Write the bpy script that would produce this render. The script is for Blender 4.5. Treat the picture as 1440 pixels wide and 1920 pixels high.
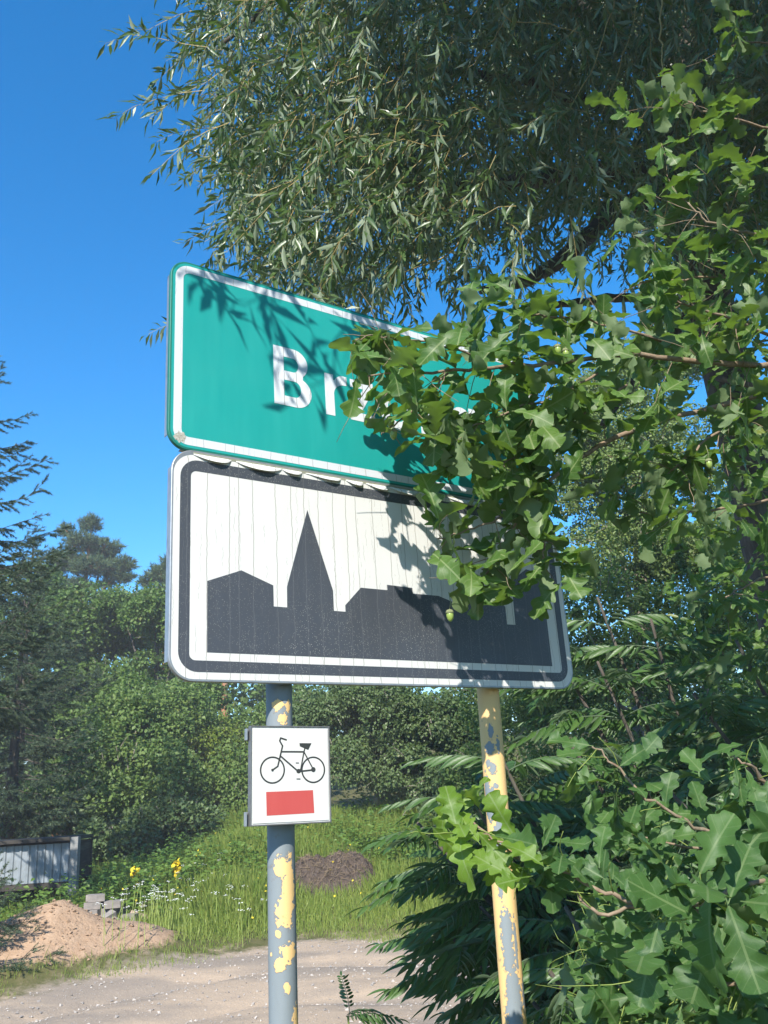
import bpy, math, random
import numpy as np
from mathutils import Vector, Matrix, Euler

sc = bpy.context.scene
for o in list(bpy.data.objects): bpy.data.objects.remove(o)

# ------------------------------------------------------------------ camera, world, sun, exposure
HAZE = 0.0022
FPX, CX, CY = 1634.0, 720.0, 960.0
PITCH, ROLL = 0.3156, 0.0630
EYE = np.array([0.0, 0.0, 1.60])
_c, _s, _cr, _sr = math.cos(PITCH), math.sin(PITCH), math.cos(ROLL), math.sin(ROLL)
EU = np.array([0, -_s, _c]); EX = np.array([1.0, 0, 0]); FW = np.array([0, _c, _s])
RIGHT = _cr * EX - _sr * EU
UP = _sr * EX + _cr * EU
cam_d = bpy.data.cameras.new('camera'); cam = bpy.data.objects.new('camera', cam_d)
sc.collection.objects.link(cam); sc.camera = cam
cam_d.sensor_fit = 'VERTICAL'; cam_d.sensor_height = 24.0; cam_d.sensor_width = 24.0
cam_d.lens = 24.0 * FPX / 1920.0
cam_d.clip_start = 0.05; cam_d.clip_end = 3000
m = Matrix.Identity(4)
for i in range(3):
    m[i][0], m[i][1], m[i][2], m[i][3] = RIGHT[i], UP[i], -FW[i], EYE[i]
cam.matrix_world = m

SUN_AZ, SUN_EL = math.radians(-12), math.radians(38)      # azimuth off -Y, towards -X when negative
SUNV = np.array([math.sin(SUN_AZ) * math.cos(SUN_EL), -math.cos(SUN_AZ) * math.cos(SUN_EL), math.sin(SUN_EL)])
world = bpy.data.worlds.new('World'); sc.world = world; world.use_nodes = True
wn = world.node_tree; wn.nodes.clear()
wo = wn.nodes.new('ShaderNodeOutputWorld'); bg = wn.nodes.new('ShaderNodeBackground'); sky = wn.nodes.new('ShaderNodeTexSky')
sky.sky_type = 'NISHITA'; sky.sun_disc = False; sky.sun_elevation = SUN_EL
sky.sun_rotation = math.atan2(SUNV[0], SUNV[1])
sky.altitude = 100; sky.air_density = 1.0; sky.dust_density = 0.15; sky.ozone_density = 4.0
bg.inputs['Strength'].default_value = 0.14
hs = wn.nodes.new('ShaderNodeHueSaturation'); hs.inputs['Hue'].default_value = .497; hs.inputs['Saturation'].default_value = 1.36; hs.inputs['Value'].default_value = 1.05
wn.links.new(sky.outputs[0], hs.inputs['Color']); wn.links.new(hs.outputs[0], bg.inputs[0]); wn.links.new(bg.outputs[0], wo.inputs[0])
sd = bpy.data.lights.new('sun', 'SUN'); sd.energy = 4.6; sd.angle = math.radians(0.53); sd.color = (1.0, 0.95, 0.86)
so = bpy.data.objects.new('sun', sd); sc.collection.objects.link(so)
so.rotation_euler = Vector(SUNV).to_track_quat('Z', 'Y').to_euler(); so.location = (-5, -20, 30)
sc.view_settings.view_transform = 'Standard'; sc.view_settings.look = 'None'
sc.view_settings.exposure = 0.92; sc.view_settings.gamma = 1.0; sc.view_settings.use_curve_mapping = False
try:
    sc.cycles.max_bounces = 7; sc.cycles.transparent_max_bounces = 6; sc.cycles.diffuse_bounces = 4
except Exception: pass

rng = np.random.RandomState(7)
random.seed(7)

# ------------------------------------------------------------------ helpers
def ray(px, py):
    d = RIGHT * (px - CX) / FPX - UP * (py - CY) / FPX + FW
    return d
def at(px, py, Y):
    """point seen along (px,py) standing Y metres ahead of the camera (world y)"""
    d = ray(px, py); return EYE + d * (Y / d[1])
def ground(px, py, z=0.0):
    d = ray(px, py); return EYE + d * ((z - EYE[2]) / d[2])
def project(P):
    v = np.asarray(P) - EYE
    f = v @ FW
    return np.stack([CX + FPX * (v @ RIGHT) / f, CY - FPX * (v @ UP) / f, f], -1)

def link(o, parent=None):
    sc.collection.objects.link(o)
    if parent is not None: o.parent = parent
    return o
def tag(o, label=None, cat=None, group=None, kind=None):
    if label: o['label'] = label
    if cat: o['category'] = cat
    if group: o['group'] = group
    if kind: o['kind'] = kind
    return o
def empty(name, loc, rz=0.0):
    o = bpy.data.objects.new(name, None); o.location = Vector(loc); o.rotation_euler = (0, 0, rz)
    o.empty_display_size = 0.1
    sc.collection.objects.link(o); bpy.context.view_layer.update(); return o

def mesh_from(name, V, F, uv=None, mats=None, smooth=False, attrs=None):
    """V (n,3); F list of (k, m) int arrays of m-gons"""
    me = bpy.data.meshes.new(name)
    V = np.asarray(V, dtype=np.float32)
    if isinstance(F, np.ndarray): F = [F]
    F = [np.asarray(f, dtype=np.int32) for f in F if len(f)]
    me.vertices.add(len(V)); me.vertices.foreach_set('co', V.ravel())
    loops = np.concatenate([f.ravel() for f in F]); sizes = np.concatenate([np.full(len(f), f.shape[1]) for f in F])
    starts = np.concatenate([[0], np.cumsum(sizes)[:-1]])
    me.loops.add(len(loops)); me.loops.foreach_set('vertex_index', loops)
    me.polygons.add(len(sizes)); me.polygons.foreach_set('loop_start', starts.astype(np.int32))
    try: me.polygons.foreach_set('loop_total', sizes.astype(np.int32))
    except Exception: pass
    if uv is not None:
        l = me.uv_layers.new(name='uv'); l.data.foreach_set('uv', np.asarray(uv, dtype=np.float32)[loops].ravel())
    if attrs:
        for k, a in attrs.items():
            at_ = me.attributes.new(k, 'FLOAT', 'POINT'); at_.data.foreach_set('value', np.asarray(a, dtype=np.float32))
    me.update(calc_edges=True)
    me.polygons.foreach_set('use_smooth', np.full(len(sizes), bool(smooth)))
    for mm in (mats or []): me.materials.append(mm)
    return me

class Geo:
    def __init__(s): s.V = []; s.F = {}; s.U = []; s.n = 0
    def add(s, V, Fs, U=None):
        V = np.asarray(V, float)
        if not isinstance(Fs, (list, tuple)): Fs = [Fs]
        for f in Fs:
            f = np.asarray(f)
            s.F.setdefault(f.shape[1], []).append(f + s.n)
        s.V.append(V); s.U.append(np.zeros((len(V), 2)) if U is None else U); s.n += len(V)
    def box(s, c, size, R=None):
        h = np.asarray(size) / 2
        P = np.array([[x, y, z] for x in (-1, 1) for y in (-1, 1) for z in (-1, 1)]) * h
        if R is not None: P = P @ np.asarray(R).T
        s.add(P + c, np.array([[0, 1, 3, 2], [4, 6, 7, 5], [0, 4, 5, 1], [2, 3, 7, 6], [0, 2, 6, 4], [1, 5, 7, 3]]))
    def tube(s, pts, rad, n=6, cap=True):
        pts = np.asarray(pts, float); k = len(pts); rad = np.broadcast_to(np.asarray(rad, float), (k,))
        T = np.gradient(pts, axis=0); T /= np.linalg.norm(T, axis=1)[:, None] + 1e-9
        a = np.array([0, 0, 1.0]) if abs(T[0][2]) < .9 else np.array([1.0, 0, 0])
        V = []; U = []
        for i in range(k):
            u = np.cross(T[i], a); u /= np.linalg.norm(u) + 1e-9; a = np.cross(u, T[i]); v = a
            ang = np.arange(n) * 2 * math.pi / n
            V.append(pts[i] + rad[i] * (np.cos(ang)[:, None] * u + np.sin(ang)[:, None] * v))
            U.append(np.stack([ang / 6.283, np.full(n, i * 1.0)], 1))
        V = np.concatenate(V); U = np.concatenate(U)
        i, j = np.meshgrid(np.arange(k - 1), np.arange(n), indexing='ij'); i = i.ravel(); j = j.ravel(); j2 = (j + 1) % n
        Q = np.stack([i * n + j, i * n + j2, (i + 1) * n + j2, (i + 1) * n + j], 1)
        fs = [Q]
        if cap:
            fs.append(np.array([list(range(n))[::-1]])); fs.append(np.array([[(k - 1) * n + q for q in range(n)]]))
        s.add(V, fs, U)
    def inst(s, TV, TF, TU, M, P):
        """M (n,3,3) columns = axes, P (n,3)"""
        n = len(P)
        if n == 0: return
        V = np.einsum('nij,kj->nki', M, TV) + P[:, None, :]
        k = len(TV)
        fs = [(f[None] + (np.arange(n) * k)[:, None, None]).reshape(-1, f.shape[1]) for f in (TF if isinstance(TF, list) else [TF])]
        s.add(V.reshape(-1, 3), fs, np.tile(TU, (n, 1)))
    def mesh(s, name, mat, smooth=False):
        return mesh_from(name, np.concatenate(s.V), [np.concatenate(f) for f in s.F.values()], np.concatenate(s.U), [mat], smooth)
    def obj(s, name, mat, parent=None, smooth=False, origin=None):
        me = s.mesh(name, mat, smooth)
        o = bpy.data.objects.new(name, me); link(o, parent)
        if origin is not None:
            me.transform(Matrix.Translation(-Vector(origin))); o.location = Vector(origin)
        if parent is not None: o.matrix_parent_inverse = parent.matrix_world.inverted()
        return o

def unit(v): v = np.asarray(v, float); return v / (np.linalg.norm(v, axis=-1, keepdims=True) + 1e-9)
def frames(D, N, size, wid=None):
    """leaf frames: x lateral, y along D, z normal close to N; scaled"""
    D = unit(D); X = unit(np.cross(D, N)); Z = np.cross(X, D)
    size = np.asarray(size, float).reshape(-1, 1)
    w = size if wid is None else np.asarray(wid, float).reshape(-1, 1)
    return np.stack([X * w, D * size, Z * size], -1)
def rand_dir(n, up=0.0, r=rng):
    v = r.normal(size=(n, 3)); v = unit(v); v[:, 2] += up; return unit(v)
def poly_resample(pts, n):
    pts = np.asarray(pts, float)
    if len(pts) > 2:
        # Catmull-Rom
        P = np.vstack([2 * pts[0] - pts[1], pts, 2 * pts[-1] - pts[-2]]); out = []
        m_ = len(pts) - 1
        for t in np.linspace(0, m_ - 1e-6, n):
            i = int(t); f = t - i; a, b, c, d = P[i], P[i + 1], P[i + 2], P[i + 3]
            out.append(.5 * ((2 * b) + (-a + c) * f + (2 * a - 5 * b + 4 * c - d) * f * f + (-a + 3 * b - 3 * c + d) * f ** 3))
        return np.array(out)
    return pts[0] + (pts[1] - pts[0]) * np.linspace(0, 1, n)[:, None]

# ------------------------------------------------------------------ materials
def nt(name):
    m_ = bpy.data.materials.new(name); m_.use_nodes = True; t = m_.node_tree; t.nodes.clear()
    out = t.nodes.new('ShaderNodeOutputMaterial')
    return m_, t, out
class N:
    """tiny node helper"""
    def __init__(s, t): s.t = t
    def _in(s, node, k, v):
        if isinstance(v, bpy.types.NodeSocket): s.t.links.new(v, node.inputs[k])
        else: node.inputs[k].default_value = v
    def new(s, typ, **kw):
        n = s.t.nodes.new(typ)
        for k, v in kw.items(): setattr(n, k, v)
        return n
    def math(s, op, a, b=0.0, c=None, clamp=False):
        n = s.new('ShaderNodeMath', operation=op, use_clamp=clamp); s._in(n, 0, a); s._in(n, 1, b)
        if c is not None: s._in(n, 2, c)
        return n.outputs[0]
    def mix(s, f, a, b, blend='MIX'):
        n = s.new('ShaderNodeMix', data_type='RGBA', blend_type=blend)
        s._in(n, 0, f)
        s._in(n, 6, a if isinstance(a, bpy.types.NodeSocket) else (*a, 1)); s._in(n, 7, b if isinstance(b, bpy.types.NodeSocket) else (*b, 1))
        return n.outputs[2]
    def noise(s, scale, detail=3, rough=.55, vec=None, dist=0.0):
        n = s.new('ShaderNodeTexNoise'); n.inputs['Scale'].default_value = scale; n.inputs['Detail'].default_value = detail
        n.inputs['Roughness'].default_value = rough; n.inputs['Distortion'].default_value = dist
        if vec is not None: s.t.links.new(vec, n.inputs['Vector'])
        return n.outputs['Fac']
    def ramp(s, f, lo, hi):
        n = s.new('ShaderNodeMapRange'); s._in(n, 0, f); n.inputs[1].default_value = lo; n.inputs[2].default_value = hi
        return n.outputs[0]
    def bump(s, h, strength=.3, dist=.01):
        n = s.new('ShaderNodeBump'); n.inputs['Strength'].default_value = strength; n.inputs['Distance'].default_value = dist
        s.t.links.new(h, n.inputs['Height']); return n.outputs[0]
    def coords(s, which='Object'): return s.new('ShaderNodeTexCoord').outputs[which]
    def scale(s, vec, sc_, off=(0, 0, 0)):
        n = s.new('ShaderNodeMapping'); n.inputs['Scale'].default_value = sc_; n.inputs['Location'].default_value = off
        s.t.links.new(vec, n.inputs['Vector']); return n.outputs[0]
    def bsdf(s, col, rough=.6, spec=.5, normal=None, metal=0.0):
        n = s.new('ShaderNodeBsdfPrincipled')
        s._in(n, 'Base Color', col if isinstance(col, bpy.types.NodeSocket) else (*col, 1)); s._in(n, 'Roughness', rough)
        n.inputs['Specular IOR Level'].default_value = spec; n.inputs['Metallic'].default_value = metal
        if normal is not None: s.t.links.new(normal, n.inputs['Normal'])
        return n.outputs[0]

def leaf_mat(name, c1, c2, back, trans, tfac=.3, rough=.42, spec=.45, vein=0.0, veincol=(.16, .22, .08)):
    m_, t, out = nt(name); n = N(t)
    gi = n.new('ShaderNodeNewGeometry'); oi = n.new('ShaderNodeObjectInfo')
    r = n.math('FRACT', n.math('ADD', gi.outputs['Random Per Island'], n.math('MULTIPLY', oi.outputs['Random'], 3.7)))
    col = n.mix(r, c1, c2)
    # a few yellowed leaves
    yl = n.math('GREATER_THAN', n.math('FRACT', n.math('MULTIPLY', r, 17.31)), .985)
    col = n.mix(n.math('MULTIPLY', yl, .45), col, (.22, .20, .04))
    pos = n.coords('Object')
    col = n.mix(n.math('MULTIPLY', n.ramp(n.noise(60, 2, vec=pos), .45, .7), .25), col, tuple(x * 1.5 for x in c2))
    sc2 = n.noise(3.1, 5, .7, n.new('ShaderNodeUVMap').outputs[0] if False else n.coords('Generated') if vein > .6 else pos)
    if vein > .6: col = n.mix(n.math('MULTIPLY', n.ramp(sc2, .66, .70), .7), col, (.17, .11, .045))
    nrm = None
    if vein > 0:
        uv = n.new('ShaderNodeUVMap'); sp = n.new('ShaderNodeSeparateXYZ'); t.links.new(uv.outputs[0], sp.inputs[0])
        ax = n.math('ABSOLUTE', n.math('SUBTRACT', sp.outputs[0], .5))
        mid = n.math('LESS_THAN', ax, .014)
        w = n.math('FRACT', n.math('MULTIPLY', n.math('SUBTRACT', sp.outputs[1], n.math('MULTIPLY', ax, .62)), 7.0))
        side = n.math('LESS_THAN', n.math('ABSOLUTE', n.math('SUBTRACT', w, .5)), .035)
        v = n.math('MAXIMUM', mid, n.math('MULTIPLY', side, .6))
        col = n.mix(n.math('MULTIPLY', v, vein), col, veincol)
        nrm = n.bump(n.math('ADD', v, n.math('MULTIPLY', n.noise(180, 2, vec=pos), .5)), .25, .0015)
    fc = n.mix(gi.outputs['Backfacing'], col, back)
    rg = n.math('ADD', n.math('MULTIPLY', gi.outputs['Backfacing'], .25), rough)
    b = n.bsdf(fc, rg, spec, nrm)
    tr = n.new('ShaderNodeBsdfTranslucent'); t.links.new(n.mix(r, trans, tuple(x * .8 for x in trans)), tr.inputs[0])
    mx = n.new('ShaderNodeMixShader'); mx.inputs[0].default_value = tfac
    t.links.new(b, mx.inputs[1]); t.links.new(tr.outputs[0], mx.inputs[2]); t.links.new(mx.outputs[0], out.inputs[0])
    return m_
def bark_mat(name, c1, c2, sc_=(30, 30, 6), rough=.85, bump=.6):
    m_, t, out = nt(name); n = N(t); v = n.scale(n.coords('Object'), sc_)
    f = n.noise(1.0, 5, .65, v); f2 = n.noise(.35, 3, .5, v)
    col = n.mix(n.ramp(f, .3, .7), c1, c2); col = n.mix(n.math('MULTIPLY', n.ramp(f2, .55, .75), .5), col, (.16, .17, .12))
    t.links.new(n.bsdf(col, rough, .2, n.bump(f, bump, .01)), out.inputs[0]); return m_
def simple_mat(name, c, rough=.6, spec=.4, metal=0, nz=0.15, nsc=20, c2=None, bump=.1):
    m_, t, out = nt(name); n = N(t); f = n.noise(nsc, 4, .6, n.coords('Object'))
    c2 = c2 or tuple(x * .6 for x in c)
    col = n.mix(n.math('MULTIPLY', n.ramp(f, .35, .7), 1.0 if c2 and nz > .5 else nz * 2), c, c2)
    t.links.new(n.bsdf(col, rough, spec, n.bump(f, bump, .003), metal), out.inputs[0]); return m_

M = {}
M['oak'] = leaf_mat('oak_leaf', (.042, .100, .020), (.095, .170, .034), (.145, .205, .095), (.22, .38, .04), .32, .46, .38, .75, (.24, .30, .13))
M['oak_shade'] = M['oak']
M['oak_young'] = leaf_mat('oak_leaf_young', (.038, .092, .026), (.070, .145, .036), (.14, .20, .095), (.20, .34, .04), .32, .48, .36, .61, (.17, .24, .10))
M['willow'] = leaf_mat('willow_leaf', (.040, .082, .022), (.080, .135, .038), (.20, .25, .16), (.14, .25, .04), .25, .36, .6, .35, (.16, .2, .09))
M['sumac'] = leaf_mat('sumac_leaf', (.036, .088, .020), (.068, .135, .030), (.11, .16, .085), (.12, .26, .03), .24, .42, .45, .4)
M['decid'] = leaf_mat('maple_foliage', (.075, .135, .030), (.135, .205, .050), (.11, .16, .06), (.20, .36, .04), .3, .5, .3)
M['decid2'] = leaf_mat('shrub_foliage', (.085, .145, .034), (.160, .225, .058), (.11, .17, .06), (.22, .38, .05), .3, .5, .3)
M['decid3'] = leaf_mat('yellowish_foliage', (.10, .16, .022), (.19, .24, .035), (.15, .19, .07), (.3, .4, .05), .3, .5, .3)
M['birch'] = leaf_mat('birch_foliage', (.068, .115, .036), (.125, .175, .060), (.10, .15, .06), (.18, .30, .05), .28, .45, .4)
M['pale'] = leaf_mat('pale_foliage', (.09, .15, .035), (.20, .26, .075), (.2, .26, .11), (.3, .42, .08), .32, .45, .4)
M['pine'] = leaf_mat('pine_needles', (.075, .120, .050), (.14, .185, .080), (.06, .10, .045), (.08, .14, .04), .12, .55, .3)
M['spruce'] = leaf_mat('spruce_needles', (.055, .090, .048), (.115, .155, .080), (.04, .07, .04), (.06, .11, .03), .1, .55, .3)
M['grass'] = leaf_mat('grass_blades', (.13, .21, .035), (.29, .34, .08), (.20, .26, .06), (.36, .46, .08), .35, .5, .35)
M['weed'] = leaf_mat('weed_leaves', (.07, .14, .022), (.13, .21, .035), (.12, .18, .05), (.24, .36, .05), .3, .5, .3)
M['twig_oak'] = bark_mat('oak_twig_bark', (.16, .11, .075), (.30, .23, .16), (60, 60, 60), .8, .3)
M['twig_green'] = simple_mat('green_shoot', (.20, .26, .06), .6, .3)
M['twig_willow'] = bark_mat('willow_twig_bark', (.20, .15, .06), (.36, .27, .10), (40, 40, 40), .6, .2)
M['bark_dark'] = bark_mat('dark_bark', (.05, .042, .034), (.13, .11, .09))
M['bark_pine'] = bark_mat('pine_bark', (.26, .12, .06), (.42, .22, .12), (8, 8, 3))
M['bark_grey'] = bark_mat('grey_branch_bark', (.16, .13, .11), (.30, .26, .22), (30, 30, 30))
M['red_stem'] = simple_mat('red_leaf_stalk', (.35, .06, .04), .5, .4)
M['sumac_cone'] = bark_mat('sumac_fruit', (.11, .025, .018), (.24, .075, .04), (90, 90, 90), .9, .8)
M['acorn'] = simple_mat('green_acorn', (.24, .33, .07), .3, .5, c2=(.34, .36, .12))
M['acorn_cup'] = bark_mat('acorn_cup', (.17, .20, .09), (.26, .27, .15), (200, 200, 200))
M['yellow_flower'] = simple_mat('yellow_petals', (.65, .50, .03), .6, .2)
M['white_flower'] = simple_mat('white_petals', (.75, .75, .70), .7, .2)
M['metal'] = simple_mat('weathered_aluminium', (.36, .38, .40), .42, .5, .55, .3, 30)
M['steel_dark'] = simple_mat('dull_steel', (.20, .20, .20), .5, .5, .5, .3, 40)

# ---- sign materials
def film_mat(name, c, dirt=(.4, .4, .36), cracks=0.0, specks=0.0, streak=0.1, rough=.35, spec=.5, crackcol=(.20, .18, .15)):
    m_, t, out = nt(name); n = N(t); oc = n.coords('Object')
    col = n.mix(n.math('MULTIPLY', n.noise(5, 4, .6, n.scale(oc, (6, 1, .7))), streak), c, dirt)
    col = n.mix(n.math('MULTIPLY', n.ramp(n.noise(1.7, 2, .5, oc), .4, .7), streak * .5), col, tuple(x * .75 for x in c))
    h = None
    if cracks > 0:
        # long, nearly vertical hairline cracks: cell borders along x only, wandering with height
        sp_ = n.new('ShaderNodeSeparateXYZ'); t.links.new(oc, sp_.inputs[0])
        def lines(freq, thr, wob, off, broken):
            w = n.noise(1.0, 4, .65, n.scale(oc, (3, 1, 13), (off, 0, off)))
            x = n.math('ADD', n.math('MULTIPLY', sp_.outputs[0], freq), n.math('MULTIPLY', n.math('SUBTRACT', w, .5), wob))
            v = n.new('ShaderNodeTexVoronoi', feature='DISTANCE_TO_EDGE', voronoi_dimensions='1D'); v.inputs['Scale'].default_value = 1.0
            t.links.new(n.math('ADD', x, off), v.inputs['W'])
            a = n.math('LESS_THAN', v.outputs['Distance'], thr)
            br = n.noise(1.0, 2, .5, n.scale(oc, (freq * 1.6, 1, 5), (off * 3, 0, 1)))
            return n.math('MULTIPLY', a, n.ramp(br, broken - .03, broken + .03))
        a = lines(24, .022, .35, 0, .33); b = lines(60, .034, 2.6, 7.7, .56)
        k = n.math('MAXIMUM', n.math('MULTIPLY', a, .8), n.math('MULTIPLY', b, .6))
        col = n.mix(n.math('MULTIPLY', k, cracks), col, crackcol); h = k
    if specks > 0:
        v = n.new('ShaderNodeTexVoronoi'); v.inputs['Scale'].default_value = 1.0; t.links.new(n.scale(oc, (520, 1, 260)), v.inputs['Vector'])
        sp = n.math('LESS_THAN', v.outputs['Distance'], .23)
        v2 = n.new('ShaderNodeSeparateColor'); t.links.new(v.outputs['Color'], v2.inputs[0])
        sp = n.math('MULTIPLY', sp, n.math('GREATER_THAN', v2.outputs[0], .60))
        sp = n.math('MULTIPLY', sp, n.ramp(n.noise(5, 3, .6, oc), .35, .7))
        col = n.mix(n.math('MULTIPLY', sp, specks), col, (.75, .72, .62))
    nr = n.bump(n.math('SUBTRACT', n.noise(3, 2, .5, oc), h) if h is not None else n.noise(4, 2, .5, oc), .25, .002)
    rr = n.math('ADD', n.math('MULTIPLY', n.noise(12, 3, .6, oc), .25), rough)
    t.links.new(n.bsdf(col, rr, spec, nr), out.inputs[0]); return m_
M['film_green'] = film_mat('green_reflective_film', (.001, .27, .25), (.03, .40, .36), 0, 0, .55, .38)
M['film_white'] = film_mat('white_reflective_film', (.62, .645, .68), (.42, .44, .45), .6, 0, .25, .4)
M['film_letter'] = film_mat('white_letter_film', (.66, .69, .73), (.5, .53, .55), .9, 0, .25, .4)
M['film_aged'] = film_mat('aged_white_film', (.66, .655, .63), (.52, .51, .48), .85, 0, .35, .5)
M['film_black'] = film_mat('faded_black_film', (.045, .050, .062), (.085, .095, .112), .25, .7, .45, .36, .6, (.22, .22, .22))
M['film_plain'] = film_mat('small_sign_white', (.64, .63, .60), (.5, .5, .45), 0, 0, .3, .5)
M['film_ink'] = simple_mat('small_sign_black', (.035, .037, .035), .5, .4)
M['film_red'] = film_mat('small_sign_red', (.44, .055, .05), (.7, .2, .17), 0, 0, .2, .5)
M['edge_green'] = simple_mat('green_edge_paint', (.012, .16, .12), .5, .4, nsc=60)

# ---- peeling paint on the posts; blobs given as (angle deg from facing direction, height, half angle, half height)
def pole_mat(name, base, patch, blobs, lean=(0, 0), wob=.55):
    m_, t, out = nt(name); n = N(t); oc = n.coords('Object')
    sp = n.new('ShaderNodeSeparateXYZ'); t.links.new(oc, sp.inputs[0])
    lx = n.math('SUBTRACT', sp.outputs[0], n.math('MULTIPLY', sp.outputs[2], lean[0])); ly = n.math('SUBTRACT', sp.outputs[1], n.math('MULTIPLY', sp.outputs[2], lean[1]))
    ang = n.math('ARCTAN2', lx, n.math('MULTIPLY', ly, -1.0))   # 0 = towards -Y
    nz = n.math('MULTIPLY', n.math('SUBTRACT', n.noise(55, 5, .7, oc), .5), 3.2 * wob)
    vc = n.new('ShaderNodeTexVoronoi'); vc.inputs['Scale'].default_value = 150; t.links.new(oc, vc.inputs['Vector']); vs = n.new('ShaderNodeSeparateColor'); t.links.new(vc.outputs['Color'], vs.inputs[0])
    nz = n.math('ADD', nz, n.math('MULTIPLY', n.math('SUBTRACT', vs.outputs[0], .5), .55))
    nz = n.math('ADD', nz, n.math('MULTIPLY', n.math('SUBTRACT', n.noise(11, 3, .6, oc), .5), 1.6 * wob))
    best = None
    for (a, z, ha, hz) in blobs:
        da = n.math('DIVIDE', n.math('SUBTRACT', ang, math.radians(a)), math.radians(ha))
        dz = n.math('DIVIDE', n.math('SUBTRACT', sp.outputs[2], z), hz)
        d = n.math('SQRT', n.math('ADD', n.math('MULTIPLY', da, da), n.math('MULTIPLY', dz, dz)))
        best = d if best is None else n.math('MINIMUM', best, d)
    d = n.math('ADD', best, nz)
    mask = n.ramp(d, 1.03, .97)
    rim = n.math('MULTIPLY', n.ramp(d, 1.16, 1.03), n.math('SUBTRACT', 1.0, mask))
    st = n.noise(14, 4, .6, n.scale(oc, (5, 5, .8)))
    cb = n.mix(n.math('MULTIPLY', st, .5), base, tuple(x * .7 for x in base))
    cb = n.mix(n.math('MULTIPLY', n.ramp(n.noise(45, 4, .6, oc), .62, .72), .45), cb, (.16, .12, .09))
    cp = n.mix(n.math('MULTIPLY', st, .35), patch, tuple(x * .82 for x in patch))
    cp = n.mix(n.math('MULTIPLY', n.ramp(n.noise(60, 3, .6, oc), .66, .72), .4), cp, (.22, .14, .08))
    col = n.mix(mask, cb, cp); col = n.mix(n.math('MULTIPLY', rim, .5), col, (.17, .15, .13))
    # rust at the top
    col = n.mix(n.math('MULTIPLY', n.ramp(sp.outputs[2], 1.80, 1.9), n.math('MULTIPLY', n.ramp(n.noise(30, 4, .6, oc), .35, .6), .85)), col, (.22, .10, .04))
    hh = n.math('ADD', mask, n.math('MULTIPLY', st, .15))
    t.links.new(n.bsdf(col, .55, .4, n.bump(hh, .7, .0012)), out.inputs[0]); return m_
GREYP, YELP = (.215, .245, .26), (.80, .52, .22)

# ---- ground
def ground_mat():
    m_, t, out = nt('soil_sand_and_road_gravel'); n = N(t); oc = n.coords('Object')
    rd = n.new('ShaderNodeAttribute', attribute_name='road'); sa = n.new('ShaderNodeAttribute', attribute_name='sand')
    e = n.math('ADD', rd.outputs['Fac'], n.math('MULTIPLY', n.math('SUBTRACT', n.noise(3.5, 5, .7, oc), .5), 1.5))
    road = n.ramp(e, -.25, .15)
    f = n.noise(7, 6, .7, oc); g = n.noise(70, 4, .75, oc); g2 = n.noise(1.3, 3, .6, n.scale(oc, (.35, 1.0, 1)))
    rcol = n.mix(n.ramp(g2, .44, .56), (.48, .365, .260), (.33, .265, .205))
    rcol = n.mix(n.math('MULTIPLY', n.ramp(g, .42, .62), .42), rcol, (.19, .165, .145))
    rcol = n.mix(n.math('MULTIPLY', n.ramp(n.noise(55, 3, .7, n.scale(oc, (1, 1, 1), (4, 4, 0))), .62, .70), .7), rcol, (.44, .40, .36))
    soil = n.mix(n.ramp(f, .35, .65), (.075, .085, .025), (.15, .13, .06))
    scol = n.mix(n.ramp(f, .3, .7), (.36, .235, .15), (.46, .32, .215))
    col = n.mix(road, soil, rcol)
    sf = n.ramp(n.math('ADD', sa.outputs['Fac'], n.math('MULTIPLY', n.math('SUBTRACT', f, .5), .8)), .4, .6)
    col = n.mix(sf, col, scol)
    h = n.math('ADD', n.math('MULTIPLY', g, .5), f)
    h = n.math('ADD', h, n.math('MULTIPLY', n.noise(22, 4, .7, oc), n.math('MULTIPLY', sf, 1.6)))
    t.links.new(n.bsdf(col, .92, .15, n.bump(h, .8, .02)), out.inputs[0]); return m_
M['ground'] = ground_mat()

# ------------------------------------------------------------------ terrain
def pix_edge(L): return np.array([ground(*p) for p in L])
EDGE = pix_edge([(0, 1880), (250, 1822), (420, 1795), (560, 1772), (780, 1762), (1000, 1775)])
def road_far(x):
    return np.interp(x, EDGE[:, 0], EDGE[:, 1], left=None, right=None) + np.where(x < EDGE[0, 0], (x - EDGE[0, 0]) * .25, 0) + np.where(x > EDGE[-1, 0], (x - EDGE[-1, 0]) * .1, 0)
def sstep(t): t = np.clip(t, 0, 1); return t * t * (3 - 2 * t)
def wav(x, y): return (np.sin(x * 1.3 + np.sin(y * .9) * 1.5) * np.sin(y * 1.1 + 1.3 * np.sin(x * .7)))
SAND = np.array([(-4.15, 9.6)]); 
def heap(x, y):
    h = .46 * np.exp(-np.abs((x + 3.95) / .80) ** 1.35 - np.abs((y - 10.75) / .72) ** 1.5) + .26 * np.exp(-(((x + 5.0) / 1.1) ** 2 + ((y - 10.6) / .8) ** 2))
    return h + .14 * np.exp(-(((x + 3.05) / .45) ** 2 + ((y - 11.1) / .4) ** 2))
def bare(x, y): return np.clip(np.maximum(heap(x, y) * 6 - .3, 1.4 - np.hypot((x + 5.6) / 1.7, (y - 10.7) / 1.0)), 0, 1.2)
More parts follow.
